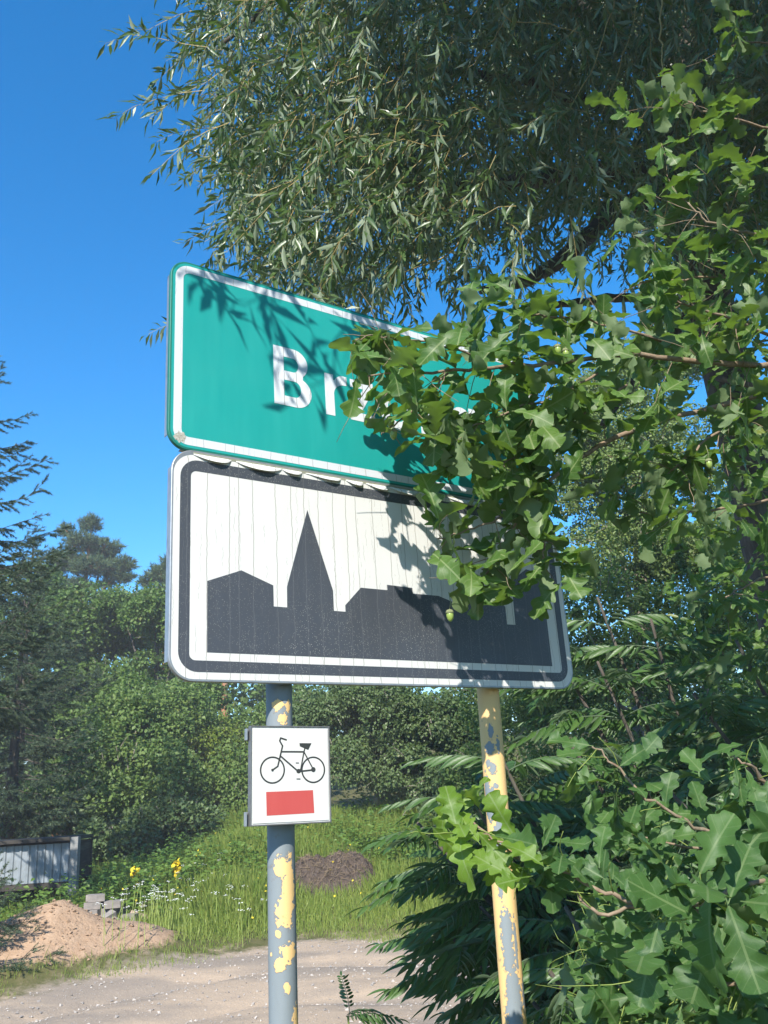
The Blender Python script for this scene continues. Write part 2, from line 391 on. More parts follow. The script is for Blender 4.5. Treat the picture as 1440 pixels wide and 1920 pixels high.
def terrain(x, y):
    t = y - road_far(x)
    z = .012 * wav(x * 2, y * 2) + .03 * wav(x * .4, y * .4)
    rise = np.clip(t - .6, 0, 60)
    slope = .125 * sstep((x + 5.2) / 3.0) + .02
    z = z + rise * slope * np.where(rise > 25, 25 / np.maximum(rise, 1e-3) * 1.0, 1) + .06 * sstep(t / .6)
    rut = sum(np.exp(-((t - c) / .22) ** 2) for c in (-1.3, -2.9)) * -.065 + np.exp(-((t + 2.1) / .4) ** 2) * .02
    z = z + np.where((t < 0) & (t > -4.6), rut, 0)
    near = sstep((-4.4 - t) / 1.0) * .10        # verge on the camera's side
    z = z + near
    g = wav(x * 3.1, y * 2.3) * .03 * (heap(x, y) > .02)
    hp_ = heap(x, y)
    return z + hp_ * (1 + 1.1 * g) + np.minimum(hp_, .12) * (.16 * wav(x * 7, y * 6) * wav(y * 9 + 1, x * 8) + .10 * wav(x * 17, y * 15))
def axis(lo, hi, f0, f1, step, grow=1.18):
    a = list(np.arange(f0, f1, step)); s = step
    while a[-1] < hi: s *= grow; a.append(a[-1] + s)
    s = step; b = [a[0]]
    while b[-1] > lo: s *= grow; b.append(b[-1] - s)
    return np.array(b[::-1][:-1] + a)
xs = axis(-900, 900, -8, 7, .07); ys = axis(-300, 1500, 4.5, 15, .07)
X, Y = np.meshgrid(xs, ys, indexing='ij')
Z = terrain(X, Y)
nx_, ny_ = X.shape
rdist = np.minimum(-(Y - road_far(X)), (Y - road_far(X)) + 4.7)
sandm = bare(X, Y)
V = np.stack([X, Y, Z], -1).reshape(-1, 3)
i, j = np.meshgrid(np.arange(nx_ - 1), np.arange(ny_ - 1), indexing='ij'); i = i.ravel(); j = j.ravel()
Q = np.stack([i * ny_ + j, (i + 1) * ny_ + j, (i + 1) * ny_ + j + 1, i * ny_ + j + 1], 1)
rd_f = rdist.ravel()[Q].mean(1) > 0
def sub(Qs, name, label):
    u, inv = np.unique(Qs, return_inverse=True)
    me = mesh_from(name, V[u], inv.reshape(-1, 4), mats=[M['ground']], smooth=True, attrs={'road': rdist.ravel()[u], 'sand': sandm.ravel()[u]})
    o = link(bpy.data.objects.new(name, me)); tag(o, label, None, None, 'structure'); return o
sub(Q[~rd_f], 'ground', 'grassy ground with bare sandy patch rising behind the road')
sub(Q[rd_f], 'dirt_road', 'stony sand coloured dirt road crossing behind the posts')

# ------------------------------------------------------------------ sign plane
YAW = 0.6077
SD = np.array([math.cos(YAW), math.sin(YAW), 0]); SN = np.array([math.sin(YAW), -math.cos(YAW), 0])
S0 = np.array([-0.4739, 1.8432, 0.2601]) + EYE           # bottom left corner of the lower sign
def sp(a, b, c=0.0): return S0 + SD * a + np.array([0, 0, b]) + SN * c
def sign_root(name, a, b, c=0.0, dyaw=0.0):
    o = bpy.data.objects.new(name, None); o.location = Vector(sp(a, b, c)); o.rotation_euler = (0, 0, YAW + dyaw); o.empty_display_size = .1
    sc.collection.objects.link(o); bpy.context.view_layer.update(); return o
# in the sign's own frame: x right, z up, -y towards the viewer
def rrect(x0, z0, x1, z1, r, n=8):
    P = []
    for (cx, cz, a0) in ((x1 - r, z1 - r, 0), (x0 + r, z1 - r, 90), (x0 + r, z0 + r, 180), (x1 - r, z0 + r, 270)):
        for k in range(n + 1):
            a = math.radians(a0 + 90 * k / n); P.append((cx + r * math.cos(a), cz + r * math.sin(a)))
    return P
def ell(cx, cz, rx, rz, n=40, a0=0, a1=360):
    return [(cx + rx * math.cos(math.radians(a0 + (a1 - a0) * k / n)), cz + rz * math.sin(math.radians(a0 + (a1 - a0) * k / n))) for k in range(n + (0 if a1 - a0 == 360 else 1))]
def flat(name, loops, mat, parent, y0=0.0, th=.0004, bevel=0.0):
    """2-D outlines (with holes) as a thin plate whose front is at -y0-th"""
    cu = bpy.data.curves.new(name, 'CURVE'); cu.dimensions = '2D'; cu.fill_mode = 'BOTH'; cu.extrude = th / 2
    if bevel: cu.bevel_depth = bevel; cu.bevel_resolution = 2; cu.extrude = max(th / 2 - bevel, 0)
    for L in loops:
        s_ = cu.splines.new('POLY'); s_.points.add(len(L) - 1)
        for p, (x, z) in zip(s_.points, L): p.co = (x, z, 0, 1)
        s_.use_cyclic_u = True
    tmp = bpy.data.objects.new('tmp', cu); sc.collection.objects.link(tmp)
    dg = bpy.context.evaluated_depsgraph_get(); me = bpy.data.meshes.new_from_object(tmp.evaluated_get(dg))
    bpy.data.objects.remove(tmp); me.name = name
    me.transform(Matrix(((1, 0, 0, 0), (0, 0, -1, -(y0 + th / 2)), (0, 1, 0, 0), (0, 0, 0, 1))))
    me.materials.clear(); me.materials.append(mat)
    o = bpy.data.objects.new(name, me); sc.collection.objects.link(o); o.parent = parent
    return o
def local_box(name, lo, hi, mat, parent, bev=.002):
    g = Geo(); lo = np.array(lo); hi = np.array(hi); g.box((lo + hi) / 2, hi - lo)
    me = g.mesh(name, mat); o = bpy.data.objects.new(name, me); sc.collection.objects.link(o); o.parent = parent
    if bev:
        b = o.modifiers.new('bevel', 'BEVEL'); b.width = bev; b.segments = 2
    return o
def sign_body(root, W, H, r, mat):
    flat('sign_panel', [rrect(0, 0, W, H, r)], mat, root, -.0125, .0125, .002)
    # folded stiffening flanges along the straight edges
    k = r * .75
    for (lo, hi) in (((.0015, .001, k), (.0035, .034, H - k)), ((W - .0035, .001, k), (W - .0015, .034, H - k)),
                     ((k, .001, .0015), (W - k, .028, .0035)), ((k, .001, H - .0035), (W - k, .028, H - .0015))):
        lo = (lo[0], lo[1] + .0118, lo[2]); local_box('flange', lo, hi, M['metal'], root, .0006)
    for zz in (H * .25, H * .75):
        local_box('stiffening_rail', (.03, .0128, zz - .012), (W - .03, .03, zz + .012), M['metal'], root, .001)

# --- town name sign
GW, GH = 1.19, .50
gx0, gz0 = -.0099, .5318
tg = sign_root('town_name_sign', gx0, gz0)
tag(tg, 'large green town name sign with white border and lettering, above the skyline sign', 'road sign')
sign_body(tg, GW, GH, .045, M['edge_green'])
flat('green_sheet', [rrect(.0035, .0035, GW - .0035, GH - .0035, .042)], M['film_green'], tg, 0, .0004)
flat('white_border', [rrect(.010, .010, GW - .010, GH - .010, .037), rrect(.030, .030, GW - .030, GH - .030, .018)], M['film_white'], tg, .0004, .0004)
flat('worn_corner', [[(.0265 + (.0135 + .0035 * math.sin(a * 5.3) * math.cos(a * 3)) * math.cos(a), .0265 + (.0135 + .003 * math.sin(a * 7 + 1)) * math.sin(a)) for a in [k * math.pi / 16 for k in range(32)]]], simple_mat('lichen_corner', (.50, .49, .43), .9, .2, nz=.6, nsc=300, c2=(.22, .21, .17)), tg, .0008, .0003)
def arc(cx, cz, rx, rz, a0, a1, n=14): return ell(cx, cz, rx, rz, n, a0, a1)
L_B = [[(0, 0), (0, .165), (.058, .165)] + arc(.058, .1235, .041, .0415, 90, -50) + arc(.062, .0435, .046, .0435, 62, -90),
       [(.029, .098), (.029, .138), (.056, .138)] + arc(.056, .118, .0155, .020, 90, -90),
       [(.029, .027), (.029, .072), (.060, .072)] + arc(.060, .0495, .018, .0225, 90, -90)]
L_r = [[(0, 0), (0, .120), (.026, .120), (.026, .104)] + arc(.058, .088, .032, .034, 150, 80, 6) + [(.068, .122), (.068, .096)] + arc(.060, .064, .033, .031, 85, 175, 6) + [(.028, 0)]]
L_z = [[(0, 0), (0, .023), (.044, .097), (.003, .097), (.003, .120), (.076, .120), (.076, .098), (.033, .024), (.078, .024), (.078, 0)]]
L_o = [ell(.060, .060, .060, .063), ell(.060, .060, .031, .037)]
L_a = [ell(.046, .056, .046, .0585), ell(.046, .056, .0235, .034)]
tx0 = gx0; bz = .697 - gz0
for (nm, L, x) in (('B', L_B, .263), ('r', L_r, .413), ('z', L_z, .489), ('o', L_o, .583), ('z', L_z, .722), ('a', L_a, .826)):
    o = flat('letter', [[(px_ + x - tx0, pz_ + bz) for px_, pz_ in l] for l in L], M['film_letter'], tg, .0004, .0006)
    if nm == 'a':
        s_ = flat('letter_stem', [[(px_ + x - tx0, pz_ + bz) for px_, pz_ in [(.076, 0), (.076, .117), (.104, .117), (.104, 0)]]], M['film_letter'], o, .0011, .0002)

# --- built-up area sign
BW, BH = 1.2, .53
tb = sign_root('built_up_area_sign', 0, 0)
tag(tb, 'cracked white road sign with black town skyline and thick black frame, below the green sign', 'road sign')
sign_body(tb, BW, BH, .055, M['metal'])
flat('white_sheet', [rrect(.0035, .0035, BW - .0035, BH - .011, .050)], M['film_aged'], tb, 0, .0004)
flat('black_frame', [rrect(.019, .019, BW - .019, BH - .023, .044), rrect(.044, .044, BW - .042, BH - .050, .014)], M['film_black'], tb, .0004, .0004)
SKY = [(.085, .062), (.085, .222), (.168, .254), (.249, .225), (.249, .175), (.284, .175), (.285, .225), (.347, .424), (.411, .225), (.411, .175), (.444, .175),
       (.444, .191), (.492, .239), (.572, .239), (.572, .253), (.651, .251), (.651, .236), (.735, .236), (.800, .218), (.862, .247), (.915, .247), (.967, .223), (.967, .173), (.998, .173),
       (1.000, .300), (1.062, .339), (1.121, .330), (1.121, .062)]
flat('skyline_silhouette', [SKY], M['film_black'], tb, .0004, .0004)
# film lifting off along the top edge: scalloped curls leaning out of the sheet
r_ = np.random.RandomState(3)
xx = .05
while xx < 1.08:
    w = r_.uniform(.05, .13); g = Geo(); nseg = 14
    u = np.linspace(0, 1, nseg); dep = r_.uniform(.008, .015); skew = r_.uniform(.9, 2.2)
    prof = np.sin(math.pi * u ** skew) ** .8
    top = np.stack([xx + w * u, -.0009 - 0 * u, BH - .008 - 0 * u], 1)
    mid = np.stack([xx + w * u, -.0012 - .007 * prof, BH - .009 - dep * .45 * prof - .001], 1)
    low = np.stack([xx + w * u + .004 * prof, -.0014 - .006 * prof - .004 * prof ** 3, BH - .0105 - dep * prof], 1)
    VV = np.concatenate([top, mid, low]); q = []
    for a in range(nseg - 1):
        for b in range(2): q.append([b * nseg + a, b * nseg + a + 1, (b + 1) * nseg + a + 1, (b + 1) * nseg + a])
    g.add(VV, np.array(q)); o = g.obj('peeling_film', M['film_aged']); o.parent = tb
    sm = o.modifiers.new('solid', 'SOLIDIFY'); sm.thickness = .0004
    xx += w + r_.uniform(-.005, .03)
flat('grimy_top_strip', [[(.05, BH - .0105), (BW - .05, BH - .0105), (BW - .05, BH - .0035), (.05, BH - .0035)]], simple_mat('lichen_grime', (.22, .22, .17), .9, .2, nz=.6, nsc=60, c2=(.34, .35, .27)), tb, 0, .0003)

# --- posts
PO = -.062
def post_pt(px, py):
    d = ray(px, py); t_ = ((S0 + SN * PO - EYE) @ SN) / (d @ SN); return EYE + d * t_
def make_post(top_px, bot_px, rad, mat, label):
    A = post_pt(*top_px); B = post_pt(*bot_px); dr = (A - B) / (A[2] - B[2])
    base = B + dr * (0 - B[2]) ; z0 = float(terrain(base[0], base[1])); base = B + dr * (z0 - .05 - B[2])
    L = (S0[2] + .95 - base[2])
    root = empty('sign_post', base); tag(root, label, 'post', 'steel posts carrying the signs')
    g = Geo(); g.tube([dr * h for h in np.linspace(0, L, 24)], rad, 40); o = g.obj('pole', mat); o.parent = root
    for p in o.data.polygons: p.use_smooth = len(p.vertices) == 4
    g = Geo(); g.tube([dr * L, dr * (L + .006), dr * (L + .012)], [rad * 1.04, rad * 1.04, rad * .7], 24); c_ = g.obj('end_cap', M['steel_dark']); c_.parent = root
    # clamps to the rails
    for zz in (.1325, .3975, gz0 + .125, gz0 + .375):
        h = S0[2] + zz - base[2]; g = Geo(); g.tube([dr * (h - .015), dr * (h + .015)], rad + .003, 24, False); k = g.obj('clamp', M['metal']); k.parent = root
        k.modifiers.new('s', 'SOLIDIFY').thickness = .002
    return root, base, dr
# heights in blobs are measured from the post's foot (z=0)
def hz(px, py):
    P_ = post_pt(px, py); return P_[2] - float(terrain(P_[0], P_[1])) + .05
def ang_at(px, py, axis_px, halfw):   # angle on the pole seen from the camera, then made relative to -Y
    s_ = max(-.97, min(.97, (px - axis_px) / halfw)); P = post_pt(axis_px, py) - EYE
    view = math.degrees(math.atan2(P[0], P[1]))
    return math.degrees(math.asin(s_)) - view
LB = []
for (px, py, ha, hp) in ((520, 1322, 22, 11), (540, 1324, 12, 10), (531, 1348, 20, 10), (528, 1622, 26, 16), (541, 1665, 22, 40), (535, 1705, 32, 22), (543, 1640, 12, 30), (522, 1748, 9, 5), (541, 1780, 26, 13), (525, 1803, 20, 11), (538, 1847, 12, 9), (510, 1788, 7, 4), (553, 1915, 18, 30)):
    LB.append((ang_at(px, py, 523 + (py - 1290) * .0136, 25), hz(px, py), ha * 1.2, hp / 740))
RB = []
for (px, py, ha, hp) in ((921, 1374, 12, 16), (917, 1402, 22, 11), (935, 1396, 9, 13), (915, 1432, 12, 8), (924, 1443, 16, 9), (930, 1474, 12, 5), (923, 1480, 9, 5), (913, 1490, 20, 32), (925, 1520, 40, 18), (938, 1560, 30, 25), (932, 1605, 18, 50), (939, 1665, 8, 20), (950, 1740, 26, 32), (955, 1790, 30, 30), (968, 1770, 8, 40), (965, 1860, 36, 42), (966, 1915, 34, 50), (986, 1860, 16, 26)):
    RB.append((ang_at(px, py, 915 + (py - 1300) * .0817, 23), hz(px, py), ha * 1.08, hp / 690))
def lean_of(a, b): A_ = post_pt(*a); B_ = post_pt(*b); d_ = (A_ - B_) / (A_[2] - B_[2]); return (d_[0], d_[1])
M['pole_l'] = pole_mat('grey_paint_with_yellow_remains', GREYP, YELP, LB, lean_of((523, 1290), (531, 1880)), .42)
M['pole_r'] = pole_mat('yellow_paint_flaking_to_grey', YELP, GREYP, RB, lean_of((915, 1300), (963, 1900)), .42)
make_post((523, 1290), (531, 1880), .0305, M['pole_l'], 'grey steel sign post with a few yellow paint remains, behind the bicycle sign')
make_post((915, 1300), (963, 1900), .0300, M['pole_r'], 'yellow steel sign post with paint flaking to grey, right of the bicycle sign')

# --- bicycle route sign
KW, KH = .188, .203
tk = sign_root('bicycle_route_sign', .185, -.300, .0, math.radians(-3))
tk.rotation_euler[1] = math.radians(1.2)
tag(tk, 'small white square sign with black bicycle and red bar, clamped to the grey post', 'bicycle sign')
local_box('plate', (0, .001, 0), (KW, .0045, KH), M['film_plain'], tk, .0005)
flat('face_sheet', [[(.003, .003), (KW - .003, .003), (KW - .003, KH - .003), (.003, KH - .003)]], M['film_plain'], tk, 0, .0005)
for nm, lo, hi in (('rim', (-.0025, -.0015, -.0025), (0, .013, KH + .0025)), ('rim', (KW, -.0015, -.0025), (KW + .0025, .013, KH + .0025)),
                   ('rim', (0, -.0015, -.0025), (KW, .013, 0)), ('rim', (0, -.0015, KH), (KW, .013, KH + .0025))):
    local_box(nm, lo, hi, M['steel_dark'], tk, .0006)
for z0_, z1_ in ((KH - .028, KH - .003), (-.002, .027)):
    local_box('bracket', (-.010, .0132, z0_), (KW - .02, .0165, z1_), M['metal'], tk, .001)
    local_box('bracket_lip', (-.010, .004, z0_), (-.0072, .013, z1_), M['metal'], tk, .0006)
for zc in (KH - .015, .012):
    g = Geo(); g.tube([(.075, .045, zc - .012), (.075, .045, zc + .012)], .034, 24, False)
    o = g.obj('pole_clamp', M['metal']); o.parent = tk; o.modifiers.new('s', 'SOLIDIFY').thickness = .002
def kp(x, y):
    u = (x - 215) / 1040.0; yb = 1455 - 50 * u; v = (yb - y) / (yb - 150); return (u * KW, v * KH)
def stroke_loops(pts, w):
    out = []
    for a, b in zip(pts[:-1], pts[1:]):
        a = np.array(a); b = np.array(b); d = (b - a) / np.linalg.norm(b - a); n_ = np.array([-d[1], d[0]]) * w / 2; e = d * w * .25
        out.append([tuple(a - e + n_), tuple(b + e + n_), tuple(b + e - n_), tuple(a - e - n_)])
    return out
lay = [0]
def ink(name, loops, one=False):
    for L in ([loops] if one else [[l] for l in loops]):
        flat(name, L, M['film_ink'], tk, .0005 + lay[0] * .00003, .0002); lay[0] += 1
def wheel(cx, cy):
    c = kp(cx, cy); ink('bicycle_wheel', [ell(c[0], c[1], .0298, .0288, 48), ell(c[0], c[1], .0262, .0252, 48)], True)
wheel(487, 733); wheel(1033, 727)
w_ = .0036
ink('bicycle_frame', stroke_loops([kp(*p) for p in [(487, 733), (556, 683), (620, 408), (583, 340), (594, 300), (672, 325)]], w_))
ink('bicycle_frame', stroke_loops([kp(*p) for p in [(605, 486), (905, 486)]], .0036))
ink('bicycle_frame', stroke_loops([kp(*p) for p in [(592, 545), (825, 748)]], .0036))
ink('bicycle_frame', stroke_loops([kp(*p) for p in [(920, 440), (905, 500), (857, 745)]], .003))
ink('bicycle_frame', stroke_loops([kp(*p) for p in [(910, 490), (1033, 722)]], .003))
ink('bicycle_frame', stroke_loops([kp(*p) for p in [(840, 750), (1033, 728)]], .0036))
ink('bicycle_saddle', [[kp(*p) for p in [(848, 368), (1012, 368), (966, 460), (852, 410)]]], True)
ink('bicycle_crank', [ell(*kp(832, 745), .0055, .0048, 20)], True)
ink('bicycle_hub', [ell(*kp(1033, 724), .0055, .0055, 20)], True); ink('bicycle_hub', [ell(*kp(485, 733), .003, .003, 16)], True)
ink('bicycle_pedal', [[kp(*p) for p in [(795, 630), (838, 630), (838, 642), (795, 642)]]], True)
ink('bicycle_pedal', [[kp(*p) for p in [(803, 843), (855, 843), (855, 856), (803, 856)]]], True)
flat('red_bar', [[kp(*p) for p in [(404, 1022), (1025, 997), (1038, 1297), (412, 1332)]]], M['film_red'], tk, .0005, .0003)

# ------------------------------------------------------------------ leaf templates
def strip_leaf(ts, wL, wR, fwd, curl, fold, wave, ph):
    """mid rib + left/right (2 columns each side); ts stations 0..1"""
    n_ = len(ts); V = []; U = []
    cols = (-1, -.5, 0, .5, 1)
    for k, t in enumerate(ts):
        for c in cols:
            w = wL[k] if c < 0 else wR[k]
            x = c * w; y = t + fwd * abs(c) * w
            z = -curl * t * t + fold * abs(x) + wave * math.sin(7 * t + ph + 2 * c) * abs(c) * w * 2
            V.append((x, y, z)); U.append((.5 + x, t if True else y))
    F = []
    for k in range(n_ - 1):
        for c in range(4):
            a = k * 5 + c; F.append((a, a + 1, a + 6, a + 5))
    return np.array(V), np.array(F), np.array(U)
def oak_leaf(seed, res=42):
    r = np.random.RandomState(seed); ts = np.linspace(0, 1, res) ** .92
    def side():
        base = np.interp(ts, [0, .09, .14, .3, .5, .66, .80, .90, .96, 1], [.008, .010, .07, .15, .225, .275, .265, .20, .13, .0])
        nl = 3.6 + r.uniform(-.4, .5); ph = r.uniform(-.15, .15)
        lob = .5 - .5 * np.cos(2 * math.pi * ((ts - .14) / .80 * nl + ph)); lob = np.clip(lob, 0, 1) ** .72
        dep = np.interp(ts, [0, .14, .25, .75, .88, 1], [0, .2, .60, .52, .25, .0]) * r.uniform(.85, 1.15)
        return base * (1 - dep * (1 - lob)) * r.uniform(.92, 1.1)
    return strip_leaf(ts, side(), side(), .20, r.uniform(-.10, .55), r.uniform(-.05, .50), r.uniform(.10, .36), r.uniform(0, 6))
OAK = [oak_leaf(s_) for s_ in range(14)]
OAK_LO = [oak_leaf(s_, 15) for s_ in range(4)]
def lance_leaf(seed, w=.075, res=8, curl=None):
    r = np.random.RandomState(seed); ts = np.linspace(0, 1, res)
    b = w * np.sin(math.pi * ts ** .8) ** .85 + .002; b[-1] = .001
    V = []; U = []; c_ = r.uniform(.0, .35) if curl is None else curl; sw = r.uniform(-.1, .1)
    for t, x in zip(ts, b):
        for c in (-1, 0, 1): V.append((c * x + sw * t * t, t, -c_ * t * t + .5 * abs(c) * x)); U.append((.5 + c * x * 3, t))
    F = []
    for k in range(res - 1):
        for c in range(2): a = k * 3 + c; F.append((a, a + 1, a + 4, a + 3))
    return np.array(V), np.array(F), np.array(U)
WIL = [lance_leaf(s_, .088) for s_ in range(5)]
WIL_LO = [lance_leaf(s_, .096, 3) for s_ in range(4)]
RH = (np.array([(0, 0, 0), (-.38, .5, .12), (0, 1, 0), (.38, .5, .12)], float), np.array([(0, 3, 2, 1)]), np.array([(.5, 0), (.2, .5), (.5, 1), (.8, .5)]))
TRI = (np.array([(-.06, 0, 0), (.06, 0, 0), (0, 1, 0)], float), np.array([(0, 1, 2)]), np.array([(.4, 0), (.6, 0), (.5, 1)]))

def visible_size(P, size):
    q = project(P); on = (q[:, 0] > -60) & (q[:, 0] < 1500) & (q[:, 1] > -60) & (q[:, 1] < 1980) & (q[:, 2] > .3)
    return np.where(on, size / np.maximum(q[:, 2], .3), 0)
def place_leaves(root, P, D, Nn, size, hi, lo, mat, part='leaf', stuff='foliage', nmax=300, wid=None, minsize=0.0, far=None):
    P = np.asarray(P); D = np.asarray(D); Nn = np.asarray(Nn); size = np.asarray(size)
    Fm = frames(D, Nn, size, wid); vs = visible_size(P, size)
    order = np.argsort(-vs); single = [k for k in order[:nmax] if vs[k] > minsize]
    meshes = []
    for (TV, TF, TU) in hi:
        meshes.append(mesh_from(part, TV, TF, TU, [mat], True))
    inv = root.matrix_world.inverted()
    for c, k in enumerate(single):
        o = bpy.data.objects.new(part, meshes[k % len(meshes)]); sc.collection.objects.link(o); o.parent = root
        mm = Matrix.Identity(4)
        for a in range(3):
            for b in range(3): mm[a][b] = Fm[k][a][b]
            mm[a][3] = P[k][a]
        o.matrix_local = inv @ mm
    mask = np.ones(len(P), bool); mask[single] = False; idx = np.where(mask)[0]
    if len(idx):
        g = Geo()
        if far is not None:
            fi = idx[(vs[idx] < far[1])]; idx = idx[vs[idx] >= far[1]]; Ff = Fm[fi].copy(); Ff[:, :, 0] *= far[2]; g.inst(*far[0], Ff, P[fi])
        for v, T in enumerate(lo):
            s_ = idx[v::len(lo)]; g.inst(*T, Fm[s_], P[s_])
        o = g.obj(stuff, mat, root, True); o['kind'] = 'stuff'
    return single

def clear_sign(P, r=.05, front=.035):
    """true where a leaf does not run into the signs or posts"""
    v = P - S0; a = v @ SD; b = v[:, 2]; c = v @ SN
    return ~((a > -.05 - r) & (a < 1.2 + r) & (b > -.02 - r) & (b < 1.04 + r) & (c < front + r * .6) & (c > -.12))

# ------------------------------------------------------------------ oak with boughs reaching over the signs
def grow_twig(g, start, d, L, r0, n=5, sag=.15, r=rng, gs=None):
    pts = [np.array(start)]; d = unit(d)
    for k in range(n):
        d = unit(d + r.normal(size=3) * .16 + np.array([0, 0, -sag * .25])); pts.append(pts[-1] + d * L / n)
    g.tube(pts, np.linspace(r0, r0 * .45, n + 1), 5); return np.array(pts)
def oak_cluster(P, D, Nn, S, tip, d, n, smin, smax, r, back=None):
    for k in range(n):
        s_ = r.uniform(smin, smax); f = r.rand() ** 1.6
        base = tip - unit(d) * .12 * f + r.normal(size=3) * .008
        ld = unit(d * (.9 - .5 * f) + r.normal(size=3) * .65 + np.array([0, 0, -.12]))
        nn = unit(np.array([0, -.15, 1.0]) + r.normal(size=3) * .55 + SUNV * .25)
        P.append(base); D.append(ld); Nn.append(nn); S.append(s_)
def bough(g, gt, pix, r0, r1, P, D, Nn, S, r, ntw, tlen, nl, smin=.075, smax=.12, spread=.75, tstart=.15, jit=.0, sag=.2):
    pts = poly_resample([at(*p) for p in pix], max(12, len(pix) * 5))
    pts[1:-1] += r.normal(size=pts[1:-1].shape) * .003
    g.tube(pts, np.linspace(r0, r1, len(pts)), 8)
    for k in range(ntw):
        t = tstart + (1 - tstart) * (k + r.rand()) / ntw; i_ = min(int(t * (len(pts) - 1)), len(pts) - 2)
        p0 = pts[i_] + (pts[i_ + 1] - pts[i_]) * r.rand(); dd = unit(pts[i_ + 1] - pts[i_])
        side = unit(np.cross(dd, r.normal(size=3))); d0 = unit(dd * .55 + side * spread + np.array([0, 0, -.05]))
        tw = grow_twig(gt, p0, d0, tlen * r.uniform(.5, 1.15), max(r1 * .6, .0013), 5, sag, r)
        oak_cluster(P, D, Nn, S, tw[-1], tw[-1] - tw[-2], nl + r.randint(-1, 2), smin, smax, r)
        oak_cluster(P, D, Nn, S, tw[3], tw[3] - tw[2] + side * .05, max(1, nl // 3), smin, smax, r)
    oak_cluster(P, D, Nn, S, pts[-1], pts[-1] - pts[-2], nl, smin, smax, r)

ro = np.random.RandomState(12)
oak_base = np.array([4.7, 3.4, 0.0]); oak_base[2] = terrain(4.7, 3.4)
t_oak = empty('oak_tree', oak_base)
tag(t_oak, 'oak whose lobed leafy boughs with green acorns reach over the signs from the right', 'tree')
g = Geo(); trunk = poly_resample([oak_base - np.array([0, 0, .2]), (4.5, 3.35, 2.2), (4.0, 3.0, 4.5), (3.3, 1.8, 7.2), (3.1, .6, 9.2)], 22)
g.tube(trunk, np.linspace(.19, .05, 22), 14); g.obj('trunk', M['bark_dark'], t_oak, True)
P, D, Nn, S = [], [], [], []
BO = [  # pixels + distance, radii, twigs, twig length, leaves
    ([(1650, 690, 2.75), (1440, 684, 2.42), (1330, 680, 2.33), (1180, 667, 2.25), (1020, 682, 2.12), (900, 690, 2.02), (780, 700, 1.93), (690, 705, 1.87)], .011, .0022, 30, .26, 4),
    ([(1500, 720, 2.55), (1240, 790, 2.36), (1130, 832, 2.25), (1040, 893, 2.17), (985, 950, 2.13), (940, 1030, 2.12), (890, 1110, 2.10)], .009, .002, 15, .20, 4),
    ([(1000, 935, 2.14), (930, 975, 2.08), (860, 1000, 2.03), (820, 1010, 2.0)], .003, .0016, 5, .10, 3),
    ([(1010, 940, 2.16), (1020, 1010, 2.14), (1010, 1070, 2.12)], .003, .0016, 4, .12, 3),
    ([(1240, 640, 2.3), (1100, 600, 2.18), (980, 590, 2.08), (900, 570, 2.02)], .004, .0018, 12, .18, 4),
    ([(1500, 650, 2.5), (1400, 610, 2.4), (1300, 575, 2.3), (1240, 560, 2.25)], .006, .0025, 12, .24, 4),
    ([(1520, 480, 2.5), (1420, 440, 2.4), (1340, 420, 2.32), (1290, 380, 2.3)], .006, .0025, 14, .26, 4),
    ([(1560, 300, 2.7), (1440, 240, 2.6), (1330, 210, 2.5), (1290, 190, 2.5)], .006, .0025, 9, .28, 4),
    ([(1560, 560, 2.6), (1440, 530, 2.5), (1330, 520, 2.45), (1200, 530, 2.35)], .006, .0025, 14, .24, 4),
    ([(1560, 760, 2.7), (1420, 780, 2.55), (1320, 830, 2.45), (1240, 900, 2.4)], .006, .0025, 14, .24, 4),
    ([(1560, 900, 2.9), (1430, 940, 2.7), (1300, 960, 2.6), (1200, 960, 2.5)], .006, .0025, 10, .24, 3),
    ([(1600, 1050, 3.2), (1440, 1080, 3.0), (1360, 1120, 2.9)], .006, .0025, 9, .3, 4),
    ([(1600, 120, 3.2), (1440, 80, 3.0), (1350, 90, 2.9)], .006, .0025, 9, .3, 4),
    ([(1120, 700, 2.2), (1040, 740, 2.13), (960, 770, 2.06), (880, 800, 2.0), (820, 820, 1.97)], .004, .0016, 15, .16, 4),
    ([(1180, 720, 2.25), (1080, 790, 2.18), (1000, 840, 2.13), (940, 870, 2.09)], .004, .0016, 12, .15, 4),
    ([(900, 670, 2.02), (800, 640, 1.95), (720, 630, 1.9), (660, 640, 1.86)], .003, .0014, 8, .10, 3),
    ([(840, 700, 1.98), (780, 760, 1.93), (735, 800, 1.9), (715, 815, 1.89)], .003, .0014, 5, .08, 3),
]
g = Geo(); gt = Geo()
for (pix, r0, r1, ntw, tl, nl) in BO:
    g_ = Geo(); bough(g_, gt, pix, r0, r1, P, D, Nn, S, ro, int(ntw * .95), tl, nl, .085, .135)
    g_.obj('branch', M['twig_oak'], t_oak, True)
gt.obj('twigs', M['twig_oak'], t_oak, True)['kind'] = 'stuff'
for (c_, rad_, n_) in (((1.95, 4.0, 3.9), (.60, .5, 1.0), 420), ((1.75, 3.9, 2.5), (.50, .5, .8), 420), ((2.0, 3.7, 1.7), (.6, .5, .6), 260)):
    p_, l_, m_ = unit(ro.normal(size=(n_, 3))), None, None
    p_ = np.array(c_) + p_ * (ro.rand(n_, 1) ** .4) * np.array(rad_)
    P.extend(p_); D.extend(unit(ro.normal(size=(n_, 3)) + np.array([-.3, -.3, -.2]))); Nn.extend(unit(ro.normal(size=(n_, 3)) * .5 + np.array([0, -.2, 1]))); S.extend(ro.uniform(.08, .125, n_))
P, D, Nn, S = map(np.array, (P, D, Nn, S))
